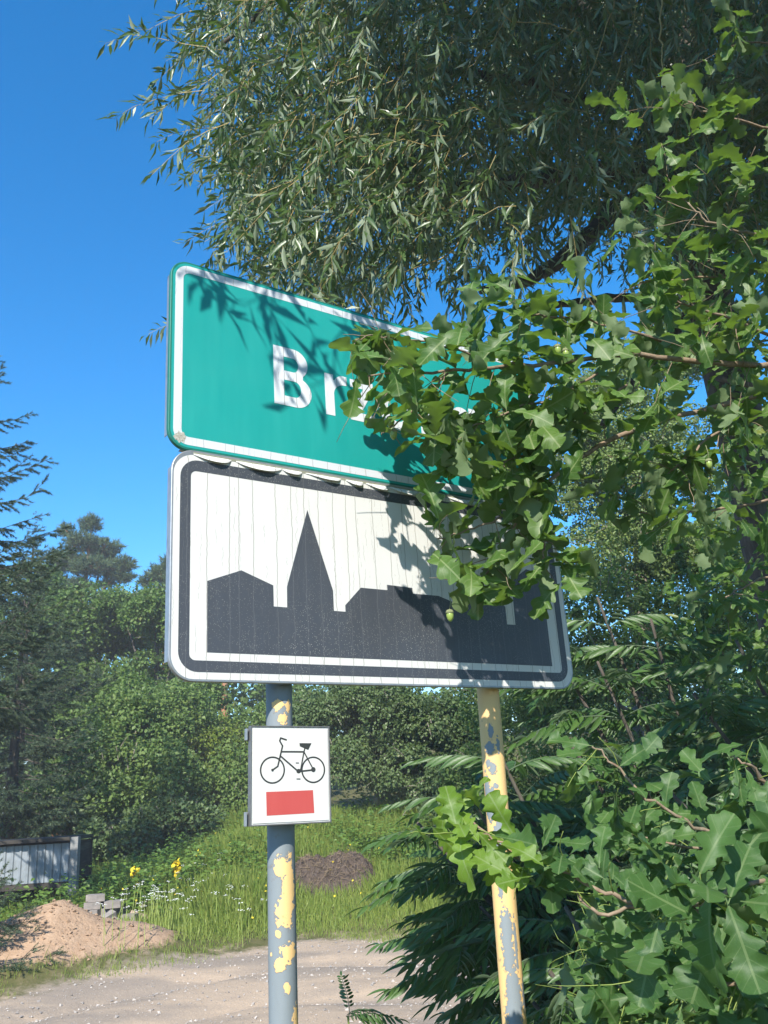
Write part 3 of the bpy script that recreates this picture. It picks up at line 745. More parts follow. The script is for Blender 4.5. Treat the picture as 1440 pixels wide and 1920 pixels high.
# keep the left half of the green sign free, as the photograph does
q = project(P + unit(D) * S[:, None] * .9); q0 = project(P + unit(D) * S[:, None] * .4)
v = P - S0; sa = v @ SD
ok = clear_sign(P) & clear_sign(P + unit(D) * S[:, None])
ok &= ~((q[:, 0] < 615)) & ~((q[:, 0] < 720) & (q[:, 1] > 845)) & ~((q[:, 1] > 1165) & (q[:, 0] < 1040) & (q[:, 1] < 1500)) & ~((q[:, 0] < 790) & (q[:, 1] > 850)) & ~((q[:, 0] < 690) & (q[:, 1] < 610))
ok &= ~((q[:, 0] > 560) & (q[:, 0] < 860) & (q[:, 1] < 590)) & ~((q0[:, 0] < 1050) & (q0[:, 1] < 500))
P, D, Nn, S = P[ok], D[ok], Nn[ok], S[ok]
qk = q[ok]; th = ~((qk[:, 0] > 630) & (qk[:, 0] < 790) & (qk[:, 1] > 700) & (qk[:, 1] < 850) & (ro.rand(len(P)) < .6))
P, D, Nn, S = P[th], D[th], Nn[th], S[th]
place_leaves(t_oak, P, D, Nn, S, OAK, OAK_LO, M['oak'])
# inner and overhead crown (unseen, above and right of the camera; placed and thickened to shade the right)
def crown_leaves(c, rad, n, size, r, hollow=.35, flat_up=.4):
    d = unit(r.normal(size=(n, 3))); rr = (hollow + (1 - hollow) * r.rand(n) ** .5)[:, None]
    p = np.array(c) + d * rr * np.array(rad)
    ld = unit(d + r.normal(size=(n, 3)) * .8); nn = unit(r.normal(size=(n, 3)) * .6 + np.array([0, 0, 1]))
    return p, ld, nn
g = Geo()
for (c, rad, n) in (((1.5, -.4, 9.8), (2.5, 2.6, 2.0), 30000), ((4.0, .8, 9.0), (2.6, 2.7, 2.2), 13000), ((3.4, -2.3, 5.6), (1.9, 1.7, 2.9), 24000),  ((4.6, 2.2, 5.2), (1.6, 2.0, 2.0), 4500), ((3.6, 4.6, 3.6), (1.3, 1.0, 1.5), 2600), ((3.3, 1.2, 6.5), (1.5, 2.0, 1.3), 3500)):
    p, ld, nn = crown_leaves(c, rad, n, .1, ro)
    k = ro.uniform(.09, .14, n); g.inst(*RH, frames(ld, nn, k, k * .9), p)
g.obj('crown', M['oak'], t_oak)['kind'] = 'stuff'
for L_, a_, b_ in (([(3.7, 3.0, 4.5), (2.6, 1.2, 7.6), (1.8, -.6, 9.6)], .07, .02), ([(3.9, 3.2, 2.8), (2.6, 3.9, 3.2), (1.8, 4.2, 3.6)], .05, .015)):
    g = Geo(); g.tube(poly_resample(L_, 20), np.linspace(a_, b_, 20), 8); g.obj('branch', M['bark_dark'], t_oak, True)
# acorns
def acorn(root, p, s=.014, mat_l=None):
    g = Geo(); prof = [(0, 0), (.55, .08), (.95, .5), (1, 1.0), (.85, 1.6), (.5, 2.0), (.12, 2.2)]
    n_ = 12
    g.tube([np.array(p) + np.array([0, 0, -h * s * .75]) for _, h in prof], [max(r_ * s * .55, .0004) for r_, _ in prof], n_); a = g.obj('acorn', M['acorn'], root, True)
    g = Geo(); g.tube([np.array(p) + np.array([0, 0, h]) for h in (.003, .0015, -.004, -.007)], [.002, s * .45, s * .62, s * .58], n_)
    g.tube([np.array(p) + np.array([0, 0, .002]), np.array(p) + np.array([.004, .002, .02]), np.array(p) + np.array([.002, .004, .045])], .0011, 5)
    c = g.obj('acorn_cup', M['acorn_cup'], a, True)
    return a
for (px, py, Yd) in ((737, 805, 1.88), (1045, 648, 2.05), (1328, 862, 2.25), (843, 1145, 2.02), (731, 783, 1.9), (1060, 655, 2.07)):
    acorn(t_oak, at(px, py, Yd), .016)

# ------------------------------------------------------------------ young oak at lower right
ry = np.random.RandomState(21)
yb = np.array([1.75, 2.1, 0.0]); yb[2] = terrain(1.75, 2.1)
t_yo = empty('young_oak', yb); tag(t_yo, 'young oak with big fresh leaves in the lower right corner before the yellow post', 'tree')
g = Geo(); g.tube(poly_resample([yb - np.array([0, 0, .1]), (1.72, 2.05, .5), (1.6, 2.0, 1.0), (1.5, 1.95, 1.5), (1.45, 1.95, 1.9)], 14), np.linspace(.022, .008, 14), 10); g.obj('trunk', M['twig_oak'], t_yo, True)
P, D, Nn, S = [], [], [], []; gt = Geo()
YB = [
    ([(1500, 1705, 1.75), (1240, 1692, 1.62), (1120, 1668, 1.62), (1040, 1620, 1.65), (960, 1585, 1.68), (850, 1562, 1.70)], .0045, .0016, 9, .09, 3, .07, .10),
    ([(1230, 1696, 1.62), (1130, 1712, 1.62), (1060, 1660, 1.66), (960, 1600, 1.72), (870, 1530, 1.76), (835, 1522, 1.77)], .0035, .0014, 6, .07, 2, .06, .085),
    ([(1560, 1600, 2.0), (1440, 1600, 1.95), (1330, 1560, 1.9), (1220, 1500, 1.85), (1150, 1430, 1.85), (1110, 1400, 1.85)], .005, .0018, 9, .12, 2, .07, .11),
    ([(1500, 1500, 1.9), (1440, 1470, 1.85), (1400, 1430, 1.8), (1370, 1420, 1.8)], .004, .0018, 5, .10, 3, .06, .09),
    ([(1560, 1720, 1.45), (1420, 1650, 1.36), (1330, 1690, 1.30), (1290, 1720, 1.28)], .004, .002, 8, .12, 3, .09, .13),
    ([(1560, 1900, 1.8), (1400, 1850, 1.75), (1280, 1830, 1.75), (1160, 1850, 1.8)], .005, .002, 22, .2, 4, .07, .11),
    ([(1560, 1800, 1.9), (1400, 1760, 1.95), (1280, 1740, 2.0), (1170, 1740, 2.05)], .005, .002, 20, .2, 4, .07, .10),
    ([(1560, 1620, 2.3), (1420, 1600, 2.25), (1300, 1590, 2.2), (1200, 1570, 2.2)], .005, .002, 18, .22, 4, .07, .10),
    ([(1560, 2000, 2.2), (1400, 1960, 2.2), (1250, 1930, 2.2), (1120, 1900, 2.25)], .005, .002, 26, .25, 4, .07, .10),
    ([(1500, 1850, 2.4), (1350, 1850, 2.4), (1200, 1800, 2.4), (1110, 1780, 2.45)], .005, .002, 24, .25, 4, .07, .10),
]
for (pix, r0, r1, ntw, tl, nl, s0_, s1_) in YB:
    g_ = Geo(); bough(g_, gt, pix, r0, r1, P, D, Nn, S, ry, ntw, tl, nl, s0_, s1_, .7, .12)
    g_.obj('branch', M['twig_oak'], t_yo, True)
gt.obj('twigs', M['twig_green'], t_yo, True)['kind'] = 'stuff'
P, D, Nn, S = map(np.array, (P, D, Nn, S))
q = project(P + unit(D) * S[:, None] * .9)
ok = clear_sign(P) & clear_sign(P + unit(D) * S[:, None]) & ~((q[:, 0] < 1080) & (q[:, 1] > 1690)) & ~((q[:, 1] < 1380)) & (q[:, 0] > 815)
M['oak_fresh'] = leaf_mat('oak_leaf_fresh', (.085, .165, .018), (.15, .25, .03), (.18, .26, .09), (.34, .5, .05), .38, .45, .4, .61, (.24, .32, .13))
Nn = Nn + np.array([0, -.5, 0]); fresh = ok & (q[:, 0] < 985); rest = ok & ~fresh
place_leaves(t_yo, P[fresh], D[fresh], Nn[fresh], S[fresh], OAK[:5], OAK_LO, M['oak_fresh'], nmax=90)
place_leaves(t_yo, P[rest], D[rest], Nn[rest], S[rest], OAK, OAK_LO, M['oak_young'], nmax=210)

# ------------------------------------------------------------------ willow
rw = np.random.RandomState(31)
wb = np.array([3.3, 7.2, 0.0]); wb[2] = terrain(*wb[:2])
t_w = empty('willow_tree', wb); tag(t_w, 'large willow with narrow silvery leaves hanging over the top of the picture', 'tree')
g = Geo(); wtr = poly_resample([wb - np.array([0, 0, .3]), (3.2, 7.0, 2.0), at(1330, 560, 6.8), at(1270, 330, 6.5), at(1300, -100, 6.3), at(1200, -700, 6.0)], 24)
g.tube(wtr, np.linspace(.26, .10, 24), 14); g.obj('trunk', M['bark_dark'], t_w, True)
for pix, r0, r1 in (([(1290, 340, 6.5), (1150, 400, 6.3), (1060, 480, 6.1), (1000, 520, 6.0), (900, 545, 5.8)], .10, .03),
                    ([(1290, 330, 6.5), (1180, 325, 6.2), (1020, 330, 5.7), (860, 350, 5.2), (700, 330, 4.9)], .10, .02),
                    ([(1300, 560, 6.8), (1180, 560, 6.7), (1050, 570, 6.6), (980, 575, 6.5)], .05, .02),
                    ([(1300, 580, 6.9), (1200, 700, 6.8), (1130, 800, 6.7)], .05, .03),
                    ([(1285, 150, 6.4), (1050, 0, 5.8), (800, -60, 5.3), (560, -20, 4.9), (420, 80, 4.6)], .09, .012),
                    ([(1290, -50, 6.3), (1000, -250, 5.5), (700, -330, 4.9), (450, -250, 4.5)], .08, .01),
                    ([(1290, 250, 6.4), (1000, 160, 5.4), (750, 130, 4.8), (560, 180, 4.5)], .05, .01)):
    pts = poly_resample([at(*p) for p in pix], 24); pts[1:-1] += rw.normal(size=pts[1:-1].shape) * .012
    g = Geo(); g.tube(pts, np.linspace(r0, r1, 24), 10); g.obj('branch', M['bark_dark'], t_w, True)
P, D, Nn, S = [], [], [], []; gt = Geo(); gb = Geo()
def willow_twig(p, d, L, r, gap=.022, smin=.07, smax=.14, rad=.0022, geo=None, sag=.35, every=1, bare=0.0):
    n_ = 8; pts = [np.array(p, float)]; d = unit(d)
    for k in range(n_):
        d = unit(d + r.normal(size=3) * .15 + np.array([0, 0, -sag * .42])); pts.append(pts[-1] + d * L / n_)
    pts = np.array(pts); (geo or gt).tube(pts[::2], np.linspace(rad, rad * .35, n_ + 1)[::2], 3, False)
    nl = int(L * (1 - bare) / gap); t = np.linspace(bare * n_ + .3, n_ - 1e-3, max(nl, 2)); i_ = t.astype(int); f = (t - i_)[:, None]
    p0 = pts[i_] * (1 - f) + pts[i_ + 1] * f; dd = unit(pts[i_ + 1] - pts[i_])
    k = len(p0); sd_ = unit(np.cross(dd, r.normal(size=(k, 3))))
    ld = unit(dd * r.uniform(.3, 1.0, (k, 1)) + sd_ * .8 + np.array([0, 0, -.35]))
    nn = unit(r.normal(size=(k, 3)) * .7 + np.array([0, -.2, .8]))
    P.extend(p0); D.extend(ld); Nn.extend(nn); S.extend(r.uniform(smin, smax, k))
    return pts
# outline of the crown on the left: first drawn for the far side, then the mass
def wleft(py): return np.interp(py, [-400, 0, 60, 150, 260, 330, 450, 520, 620], [250, 330, 340, 370, 330, 380, 370, 430, 520])
cnt = 0
while cnt < 5000:
    px = rw.uniform(300, 1650); py = rw.uniform(-330, 520); Yd = rw.uniform(3.6, 7.6)
    if px < wleft(py + 60) + 60: continue
    if py > 430 and px > 800 and rw.rand() < .55: continue
    if px > 1000 and 420 < py < 640 and rw.rand() < .5: continue
    L = rw.uniform(.3, .75); tipy = py + L * .75 * FPX / Yd
    if tipy > (600 if px > 930 else 690) + rw.uniform(-60, 30): continue
    if 930 < px < 1290 and 230 < tipy and py < 560 and tipy > 300 and rw.rand() < .55: continue
    out = -1.0 if px < 900 else rw.uniform(-1, .4)
    edge = px < wleft(py) + 200
    if edge and rw.rand() < .25: continue
    if px - .35 * L * FPX / Yd < wleft(tipy) - 20: out = rw.uniform(-.2, .5)
    willow_twig(at(px, py, Yd), (out * .55 + rw.normal() * .25, rw.uniform(-.6, .5), rw.uniform(-1.3, .3)), L, rw, .030 if Yd > 5.2 else .024)
    cnt += 1
# dense inner part of the crown, farther back
k = 42000; px_ = rw.uniform(620, 1750, k); py_ = rw.uniform(-110, 500, k); Yd_ = rw.uniform(6.2, 8.6, k)
kp_ = (px_ > 700 + 60 * np.sin(py_ / 60.0)) & ~((py_ > 430) & (px_ < 1300) & (rw.rand(k) < .6)) & ~((px_ < 900) & (rw.rand(k) < .45)) & ~((np.hypot((px_ - 1110) / 190, (py_ - 500) / 110) < 1) & (rw.rand(k) < .75)) & ~((np.sin(px_ / 23.0) * np.sin(py_ / 19.0 + px_ / 60.0) > .72)); px_, py_, Yd_ = px_[kp_], py_[kp_], Yd_[kp_]; k = len(px_)
Pi = EYE + (RIGHT[None] * ((px_ - CX) / FPX)[:, None] - UP[None] * ((py_ - CY) / FPX)[:, None] + FW[None]) ; Pi = EYE + (Pi - EYE) * (Yd_ / (Pi - EYE)[:, 1])[:, None]
ld_ = unit(rw.normal(size=(k, 3)) * .6 + np.array([-.1, 0, -.8])); s_ = rw.uniform(.09, .14, k)
gi_ = Geo(); gi_.inst(*RH, frames(ld_, rw.normal(size=(k, 3)), s_, s_ * .42), Pi); gi_.obj('inner_foliage', M['willow'], t_w)['kind'] = 'stuff'
# sprays standing clear on the left against the sky
for (a, b, Yd) in (((400, 90), (180, 75), 3.6), ((380, 170), (195, 165), 3.5), ((430, 230), (262, 290), 3.5), ((420, 130), (300, 250), 3.6), ((360, 20), (250, 60), 3.8), ((470, 330), (355, 330), 3.8),
                   ((480, 400), (345, 440), 3.8), ((480, 440), (380, 450), 4.0), ((430, -40), (300, 30), 3.9), ((440, 240), (280, 250), 3.7), ((500, 480), (400, 500), 4.1), ((380, 600), (278, 628), 4.6)):
    A = at(a[0], a[1], Yd); B = at(b[0], b[1], Yd - .05); L = np.linalg.norm(B - A)
    willow_twig(A, B - A + np.array([0, 0, .10 * L]), L * 1.02, rw, .015, .07, .115, .0025, gb, .12)
# long bare yellowish withes hanging in front of the dark interior
for pix, r0 in (([(1160, -40, 3.6), (1130, 80, 3.6), (1090, 170, 3.6), (1040, 235, 3.6)], .004), ([(1210, -40, 3.6), (1180, 70, 3.6), (1150, 160, 3.6), (1115, 260, 3.6)], .003),
                ([(1237, -40, 3.4), (1238, 60, 3.4), (1241, 110, 3.4), (1240, 180, 3.4)], .006), ([(1238, 175, 3.4), (1200, 220, 3.45), (1145, 270, 3.5)], .003),
                ([(700, 40, 3.8), (690, 110, 3.8), (665, 200, 3.8), (655, 270, 3.8)], .004), ([(760, 100, 3.9), (740, 220, 3.9), (705, 320, 3.9)], .003),
                ([(930, -20, 3.5), (950, 35, 3.5), (1010, 40, 3.5), (1085, 62, 3.5)], .004), ([(950, 35, 3.5), (920, 80, 3.5), (880, 125, 3.5)], .003),
                ([(880, 330, 4.0), (868, 430, 4.0), (845, 475, 4.0), (760, 510, 4.0)], .006), ([(600, 350, 3.9), (640, 300, 3.9), (640, 450, 3.9)], .002), ([(480, 120, 3.8), (440, 170, 3.8), (380, 230, 3.8)], .003)):
    pts = poly_resample([at(*p) for p in pix], 14); pts[1:-1] += rw.normal(size=pts[1:-1].shape) * .005; g = Geo(); g.tube(pts, np.linspace(r0, r0 * .5, 14), 6); g.obj('withe', M['twig_willow'], t_w, True)
# foreground twigs above the camera whose shadows fall on the green sign
for (px, py, s_, dx) in ((430, 560, 1.0, -.25), (480, 590, 1.02, .3), (520, 640, 1.05, -.5), (560, 600, 1.0, .1), (530, 690, 1.1, .05), (640, 590, 1.0, -.1), (610, 650, 1.05, .4), (700, 620, 1.0, .2), (670, 660, 1.1, -.4), (390, 530, 1.0, .1), (740, 640, 1.0, 0), (500, 650, 1.0, .6)):
    d = ray(px, py); P0 = EYE + d * (((S0 - EYE) @ SN) / (d @ SN)); tgt = P0 + SUNV * s_ / 1.0
    st = tgt + np.array([-dx * .3, .02, .17])
    willow_twig(st, (dx, .0, -.7), .26, rw, .024, .08, .125, .003, gb, .1)
gt.obj('twigs', M['twig_willow'], t_w)['kind'] = 'stuff'; gb.obj('twigs', M['twig_willow'], t_w)['kind'] = 'stuff'
P, D, Nn, S = map(np.array, (P, D, Nn, S))
place_leaves(t_w, P, D, Nn, S, WIL, WIL_LO, M['willow'], far=(RH, .0215, .24))
print('willow leaves', len(P))

# ------------------------------------------------------------------ sumac
rs = np.random.RandomState(41)
def frond(seed):
    r = np.random.RandomState(seed); g = Geo(); n_ = r.randint(9, 12); pts = []
    for k in range(12): t = k / 11; pts.append((.05 * math.sin(t * 3 + seed), t, -.50 * t * t))
    pts = np.array(pts); g.tube(pts, np.linspace(.008, .003, 12), 4, False)
    T = lance_leaf(seed + 50, .105, 6, .2)
    A, B = [], []
    for k in range(n_):
        t = .2 + .78 * k / (n_ - 1); p = np.array([np.interp(t, np.linspace(0, 1, 12), pts[:, c]) for c in range(3)])
        for sgn in (-1, 1):
            ln = .30 * (1 - .45 * abs(t - .5) ** 1.2 * 2) * r.uniform(.85, 1.1)
            A.append(frames(np.array([[sgn * .8, .50, -.75 + r.normal() * .18]]), np.array([[sgn * .8, -.1 + r.normal() * .25, .8]]), [ln])[0]); B.append(p)
    A.append(frames(np.array([[0, 1.0, -.6]]), np.array([[0, .3, 1.0]]), [.25])[0]); B.append(pts[-1])
    g.inst(*T, np.array(A), np.array(B))
    return np.concatenate(g.V), [np.concatenate(f) for f in g.F.values()], np.concatenate(g.U)
FR = [frond(s_) for s_ in range(5)]
FRm = [mesh_from('leaf', f[0], f[1], f[2], [M['sumac']], True) for f in FR]
def sumac(root_px, stems, label, nfr, r, smin=.32, smax=.50):
    base = stems[0][0]; root = empty('sumac_shrub', base); tag(root, label, 'shrub'); inv = root.matrix_world.inverted(); tot = 0
    for st in stems:
        pts = poly_resample(st, 16); g = Geo(); g.tube(pts, np.linspace(.022, .007, 16), 8); g.obj('stem', M['bark_dark'], root, True)
        d0 = unit(pts[-1] - pts[-3])
        for k in range(nfr):
            t = 1 - .72 * (k / nfr) ** 1.15; i_ = int(t * 14.99); p = pts[i_]
            a = k * 2.4 + r.uniform(-.3, .3); el = .35 - .45 * (k / nfr) + r.uniform(-.3, .15)
            d = unit(np.array([math.cos(a), math.sin(a), el]) + d0 * .35); nn = np.array([0, 0, 1.0]) - d * d[2] + r.normal(size=3) * .12
            L = r.uniform(smin, smax); Fm = frames(d[None], nn[None], [L])[0]
            tip = p + d * L
            if not clear_sign(np.array([tip, p + d * L * .5]), .08, .05).all(): continue
            o = bpy.data.objects.new('leaf', FRm[r.randint(5)]); sc.collection.objects.link(o); o.parent = root
            mm = Matrix.Identity(4)
            for x in range(3):
                for y in range(3): mm[x][y] = Fm[x][y]
                mm[x][3] = p[x]
            o.matrix_local = inv @ mm; tot += 1
        if r.rand() < .12:
            g = Geo(); c0 = pts[-1]; hs = np.linspace(0, .13, 8); g.tube([c0 + d0 * h * .6 + r.normal(size=3) * .003 for h in hs], [.004, .011, .014, .0145, .013, .011, .008, .003], 9); g.obj('fruit_cone', M['sumac_cone'], root)
    return root
def gz(x, y): return np.array([x, y, float(terrain(x, y))])
def stem(base, px, py, Yd, bend=.3):
    b = np.array(base); e = at(px, py, Yd); m1 = b * .6 + e * .4 + np.array([0, 0, bend * .6]); return [b, m1, e]
B1 = gz(.95, 4.1); B2 = gz(1.6, 4.6); B3 = gz(2.1, 3.9); B4 = gz(1.0, 3.4)
sumac(None, [stem(B1, 870, 1480, 3.9), stem(B1, 830, 1600, 3.9), stem(B1, 930, 1400, 4.0), stem(B1, 900, 1700, 3.8), stem(B1 + np.array([.15, .1, 0]), 960, 1560, 3.9), stem(B1, 850, 1760, 3.9, .1), stem(B1, 980, 1720, 3.7, .2), stem(B1 + np.array([.1, 0, 0]), 780, 1540, 4.2, .2)],
      'sumac with long drooping toothed fronds spilling onto the road left of the yellow post', 30, rs)
sumac(None, [stem(B2, 1120, 1240, 4.4), stem(B2, 1220, 1160, 4.5), stem(B2, 1060, 1380, 4.3), stem(B2, 1020, 1180, 4.7), stem(B2, 1180, 1420, 4.2), stem(B2, 1120, 1120, 4.7), stem(B2, 1090, 1540, 4.1)],
      'tall dark shaded sumac behind the right end of the signs with red fruit cones', 30, rs)
sumac(None, [stem(B3, 1300, 1300, 3.6), stem(B3, 1380, 1200, 3.7), stem(B3, 1250, 1480, 3.3), stem(B3, 1400, 1420, 3.4), stem(B3, 1330, 1600, 3.2), stem(B3, 1230, 1640, 3.3), stem(B3, 1450, 1330, 3.8)],
      'shaded sumac at the right edge beneath the oak boughs', 28, rs)
sumac(None, [stem(B4, 1060, 1700, 3.2, .1), stem(B4, 1030, 1820, 3.1, .05), stem(B4, 1110, 1800, 3.0, .05), stem(B4, 1000, 1880, 3.3, .02), stem(B4, 1130, 1600, 3.3, .1)],
      'low sumac clump at the foot of the yellow post', 22, rs, .25, .38)
# sumac sprout at bottom edge
sb_ = at(668, 1960, 3.0); root = empty('sumac_sprout', gz(sb_[0], sb_[1])); tag(root, 'single small sumac shoot poking up at the bottom edge between the two posts', 'plant')
g = Geo(); bp = gz(sb_[0], sb_[1]); tp = at(652, 1905, 3.0); g.tube(poly_resample([bp, (bp + tp) / 2 + np.array([.02, 0, 0]), tp], 8), np.linspace(.006, .003, 8), 6); g.obj('stem', M['twig_green'], root)
for d, L in (((1, .1, .25), .15), ((-.1, .5, .9), .14), ((.3, -.6, .5), .14), ((.6, .5, .1), .14)):
    Fm = frames(np.array([d]), np.array([[0, -.4, 1.0]]), [L])[0]; o = bpy.data.objects.new('leaf', FRm[1]); sc.collection.objects.link(o); o.parent = root
    mm = Matrix.Identity(4)
    for x in range(3):
        for y in range(3): mm[x][y] = Fm[x][y]
        mm[x][3] = tp[x]
    o.matrix_local = root.matrix_world.inverted() @ mm

# ------------------------------------------------------------------ broadleaf trees and shrubs beyond the road
def lumpy(root, blobs, n, size, mat, r, name='foliage', sub=14, subr=.34, T=RH, droop=0.0, wr=1.0):
    """blobs: (centre, radii). leaves sit on lumps scattered over the surface of each ellipsoid"""
    g = Geo(); vol = np.array([b[1][0] * b[1][2] for b in blobs]); ns = (n * vol / vol.sum()).astype(int)
    for (c, rad), k in zip(blobs, ns):
        c = np.array(c, float); rad = np.array(rad, float)
        d = unit(r.normal(size=(sub, 3))); d[:, 2] = np.abs(d[:, 2]) * 1.1 - .35; d = unit(d)
        cs = c + d * rad * r.uniform(.55, .85, (sub, 1)); rs_ = rad.mean() * r.uniform(.6, 1.2, sub) * subr
        w = r.randint(sub, size=k); e = unit(r.normal(size=(k, 3))); 
        rr = (.55 + .45 * r.rand(k) ** .5) * (1 + .18 * np.sin(e[:, 0] * 9 + w) * np.sin(e[:, 2] * 8 + w * 2))
        p = cs[w] + e * (rs_[w] * rr)[:, None] * np.array([1, 1, .8])
        inner = r.rand(k) < .12; p[inner] = c + unit(r.normal(size=(inner.sum(), 3))) * rad * r.rand(inner.sum(), 1) * .7
        ld = unit(e * .7 + r.normal(size=(k, 3)) * .7 + np.array([0, 0, -.3 - droop])); nn = unit(e * .6 + r.normal(size=(k, 3)) * .45 + np.array([0, -.1, .75]))
        s_ = r.uniform(.7, 1.3, k) * size
        g.inst(*T, frames(ld, nn, s_, s_ * wr), p)
    # leafy shoots breaking the outline
    nsh = int(len(blobs) * 16); sp_, sd_, ss_ = [], [], []; gw = Geo()
    for q_ in range(nsh):
        c, rad = blobs[r.randint(len(blobs))]; c = np.array(c); rad = np.array(rad); d = unit(r.normal(size=3)); d[2] = abs(d[2]) * .9; d[1] = -abs(d[1]); d = unit(d)
        p = c + d * rad * .78; L = r.uniform(.25, .6) * rad.mean() * .7; e = unit(d * .5 + np.array([0, 0, .8 - droop * 2]) + r.normal(size=3) * .35); m_ = int(L / (size * .28)) + 3
        t_ = np.linspace(0, 1, m_)[:, None]; line = p + e * L * t_ + np.array([0, 0, -.25 * L]) * t_ ** 2; gw.tube(line[::max(1, m_ // 4)], .008, 3, False)
        sp_.append(line); sd_.append(unit(e * .5 + r.normal(size=(m_, 3)))); ss_.append(r.uniform(.7, 1.2, m_) * size * (1.2 - .5 * t_[:, 0]))
    sp_ = np.concatenate(sp_); sd_ = np.concatenate(sd_); ss_ = np.concatenate(ss_); g.inst(*T, frames(sd_, r.normal(size=(len(sp_), 3)) * .5 + np.array([0, -.3, .8]), ss_, ss_ * wr), sp_)
    o = g.obj(name, mat, root); o['kind'] = 'stuff'
    if root is not None: gw.obj('shoots', M['bark_grey'], root)['kind'] = 'stuff'
    return o
def tree(name, label, px, Yd, blobs_px, n, size, mat, bark, seed, cat='tree', trunk_r=.14, group=None, sub=14, subr=.38, droop=0, wr=1.0):
    """blobs_px: (px, py, Y, rx, rz) metres"""
    r = np.random.RandomState(seed); b = at(px, 1500, Yd); base = gz(b[0], Yd); root = empty(name, base); tag(root, label, cat, group)
    bl = [(at(a, b_, y_), (rx, rx * .9, rz)) for (a, b_, y_, rx, rz) in blobs_px]
    top = np.mean([c for c, _ in bl], axis=0)
    g = Geo(); g.tube(poly_resample([base - np.array([0, 0, .2]), base * .5 + top * .5 + np.array([.05, 0, 0]), top], 10), np.linspace(trunk_r, trunk_r * .4, 10), 8); g.obj('trunk' if cat == 'tree' else 'stem', bark, root, True)
    gl = Geo()
    for c, _ in bl: gl.tube(poly_resample([base * .55 + top * .45, base * .2 + top * .3 + c * .5 + np.array([0, 0, .1]), c], 6), np.linspace(trunk_r * .5, trunk_r * .15, 6), 5)
    gl.obj('limbs', bark, root, True)
    lumpy(root, bl, n, size, mat, r, sub=sub, subr=subr, droop=droop, wr=wr); return root
# distant wall of wood (nobody can count it)
r_ = np.random.RandomState(5); bl = []
for k in range(60):
    px = -500 + k * 42; bl.append((at(px, 1395 + r_.uniform(-35, 35) - (0 if px < 900 else 110) + (k % 2) * 70, 38 + r_.uniform(-3, 3)), (2.6, 2.2, r_.uniform(3.2, 4.5))))
bl += [(at(390, 1335, 36), (2.4, 2, 1.6)), (at(490, 1330, 36), (2.6, 2, 1.7)), (at(600, 1325, 36), (2.4, 2, 1.6)), (at(930, 1330, 36), (2.6, 2, 2.0)), (at(1050, 1330, 34), (2.6, 2, 2.2))]
root = lumpy(None, bl, 70000, .24, M['decid'], r_, 'distant_wood', 16); tag(root, 'dark distant wood closing the view behind the shrubs', 'wood', None, 'stuff')

tree('maple_tree', 'lit green maple standing behind the hedge at the left, below the pines', 120, 30, [(50, 1160, 30, 2.2, 1.8), (160, 1205, 29, 2.4, 1.8), (240, 1180, 30, 1.9, 1.6), (110, 1330, 28, 2.6, 1.6), (230, 1310, 28, 2.0, 1.4)], 59500, 0.129, M['decid'], M['bark_dark'], 61, sub=22, subr=.34)
tree('ash_tree', 'duller green loose broadleaf tree at the left edge of the signs', 290, 27, [(290, 1160, 27, 1.2, 1.2), (330, 1220, 27, 1.2, 1.4), (230, 1150, 28, 1.1, .8), (340, 1330, 26, 1.5, 1.2)], 22750, 0.114, M['decid'], M['bark_dark'], 62, sub=18)
tree('hazel_shrub', 'large bright green shrub below the maple, left of the bicycle sign', 220, 21, [(200, 1400, 21, 1.7, 1.2), (290, 1360, 21, 1.5, 1.2), (240, 1470, 20, 1.9, 1.2), (160, 1510, 19, 1.4, .9)], 45500, 0.091, M['decid2'], M['bark_dark'], 63, 'shrub', .06, sub=20)
tree('yellowish_shrub', 'yellow green shrub just left of the grey post under the big sign', 410, 22, [(385, 1400, 22, .9, .8), (440, 1415, 21.5, .9, .8), (380, 1440, 21, 1.0, .8)], 15750, 0.084, M['decid3'], M['bark_dark'], 64, 'shrub', .05, sub=14)
tree('elder_shrub', 'mid green shrub between the yellow green shrub and the drooping birch', 470, 20.5, [(460, 1480, 20.5, 1.3, 1.0), (370, 1520, 19.5, 1.4, .9), (540, 1420, 22, 1.2, 1.4), (455, 1405, 24, 1.8, 1.0), (330, 1385, 24, 1.4, 1.0), (560, 1370, 23, 1.2, 1.0)], 38500, 0.084, M['decid2'], M['bark_dark'], 65, 'shrub', .05, sub=16)
tree('dark_shrub', 'dark green shrub hanging over the shed', 210, 18, [(190, 1600, 17.5, .9, .6), (260, 1590, 18, 1.2, .8), (330, 1570, 18.3, 1.1, .8), (90, 1540, 18, 1.1, .6)], 28000, 0.084, M['birch'], M['bark_dark'], 66, 'shrub', .05, sub=14)
tree('birch_tree', 'small leaved birch with drooping sprays between the two posts', 690, 19, [(640, 1340, 19, 1.3, 1.1), (730, 1350, 18.5, 1.3, 1.1), (820, 1370, 18.5, 1.2, 1.1), (600, 1430, 18.5, .8, .7), (690, 1440, 18.2, 1.0, .75), (780, 1460, 18.0, 1.1, .8), (860, 1500, 17.5, 1.1, .9)], 84000, 0.065, M['birch'], M['bark_grey'], 67, droop=.5, sub=26, subr=.33)
tree('pale_birch_tree', 'pale green sunlit birch seen between the oak boughs right of the signs', 1180, 17, [(1130, 950, 17, 1.4, 1.5), (1240, 880, 17, 1.5, 1.6), (1200, 1060, 16.5, 1.5, 1.2), (1330, 1050, 17, 1.5, 1.4), (1180, 730, 17.5, 1.3, 1.3), (1290, 650, 18, 1.3, 1.5), (1100, 820, 17, 1.0, 1.3)], 105000, 0.065, M['pale'], M['bark_grey'], 68, droop=.4, sub=26, subr=.33)
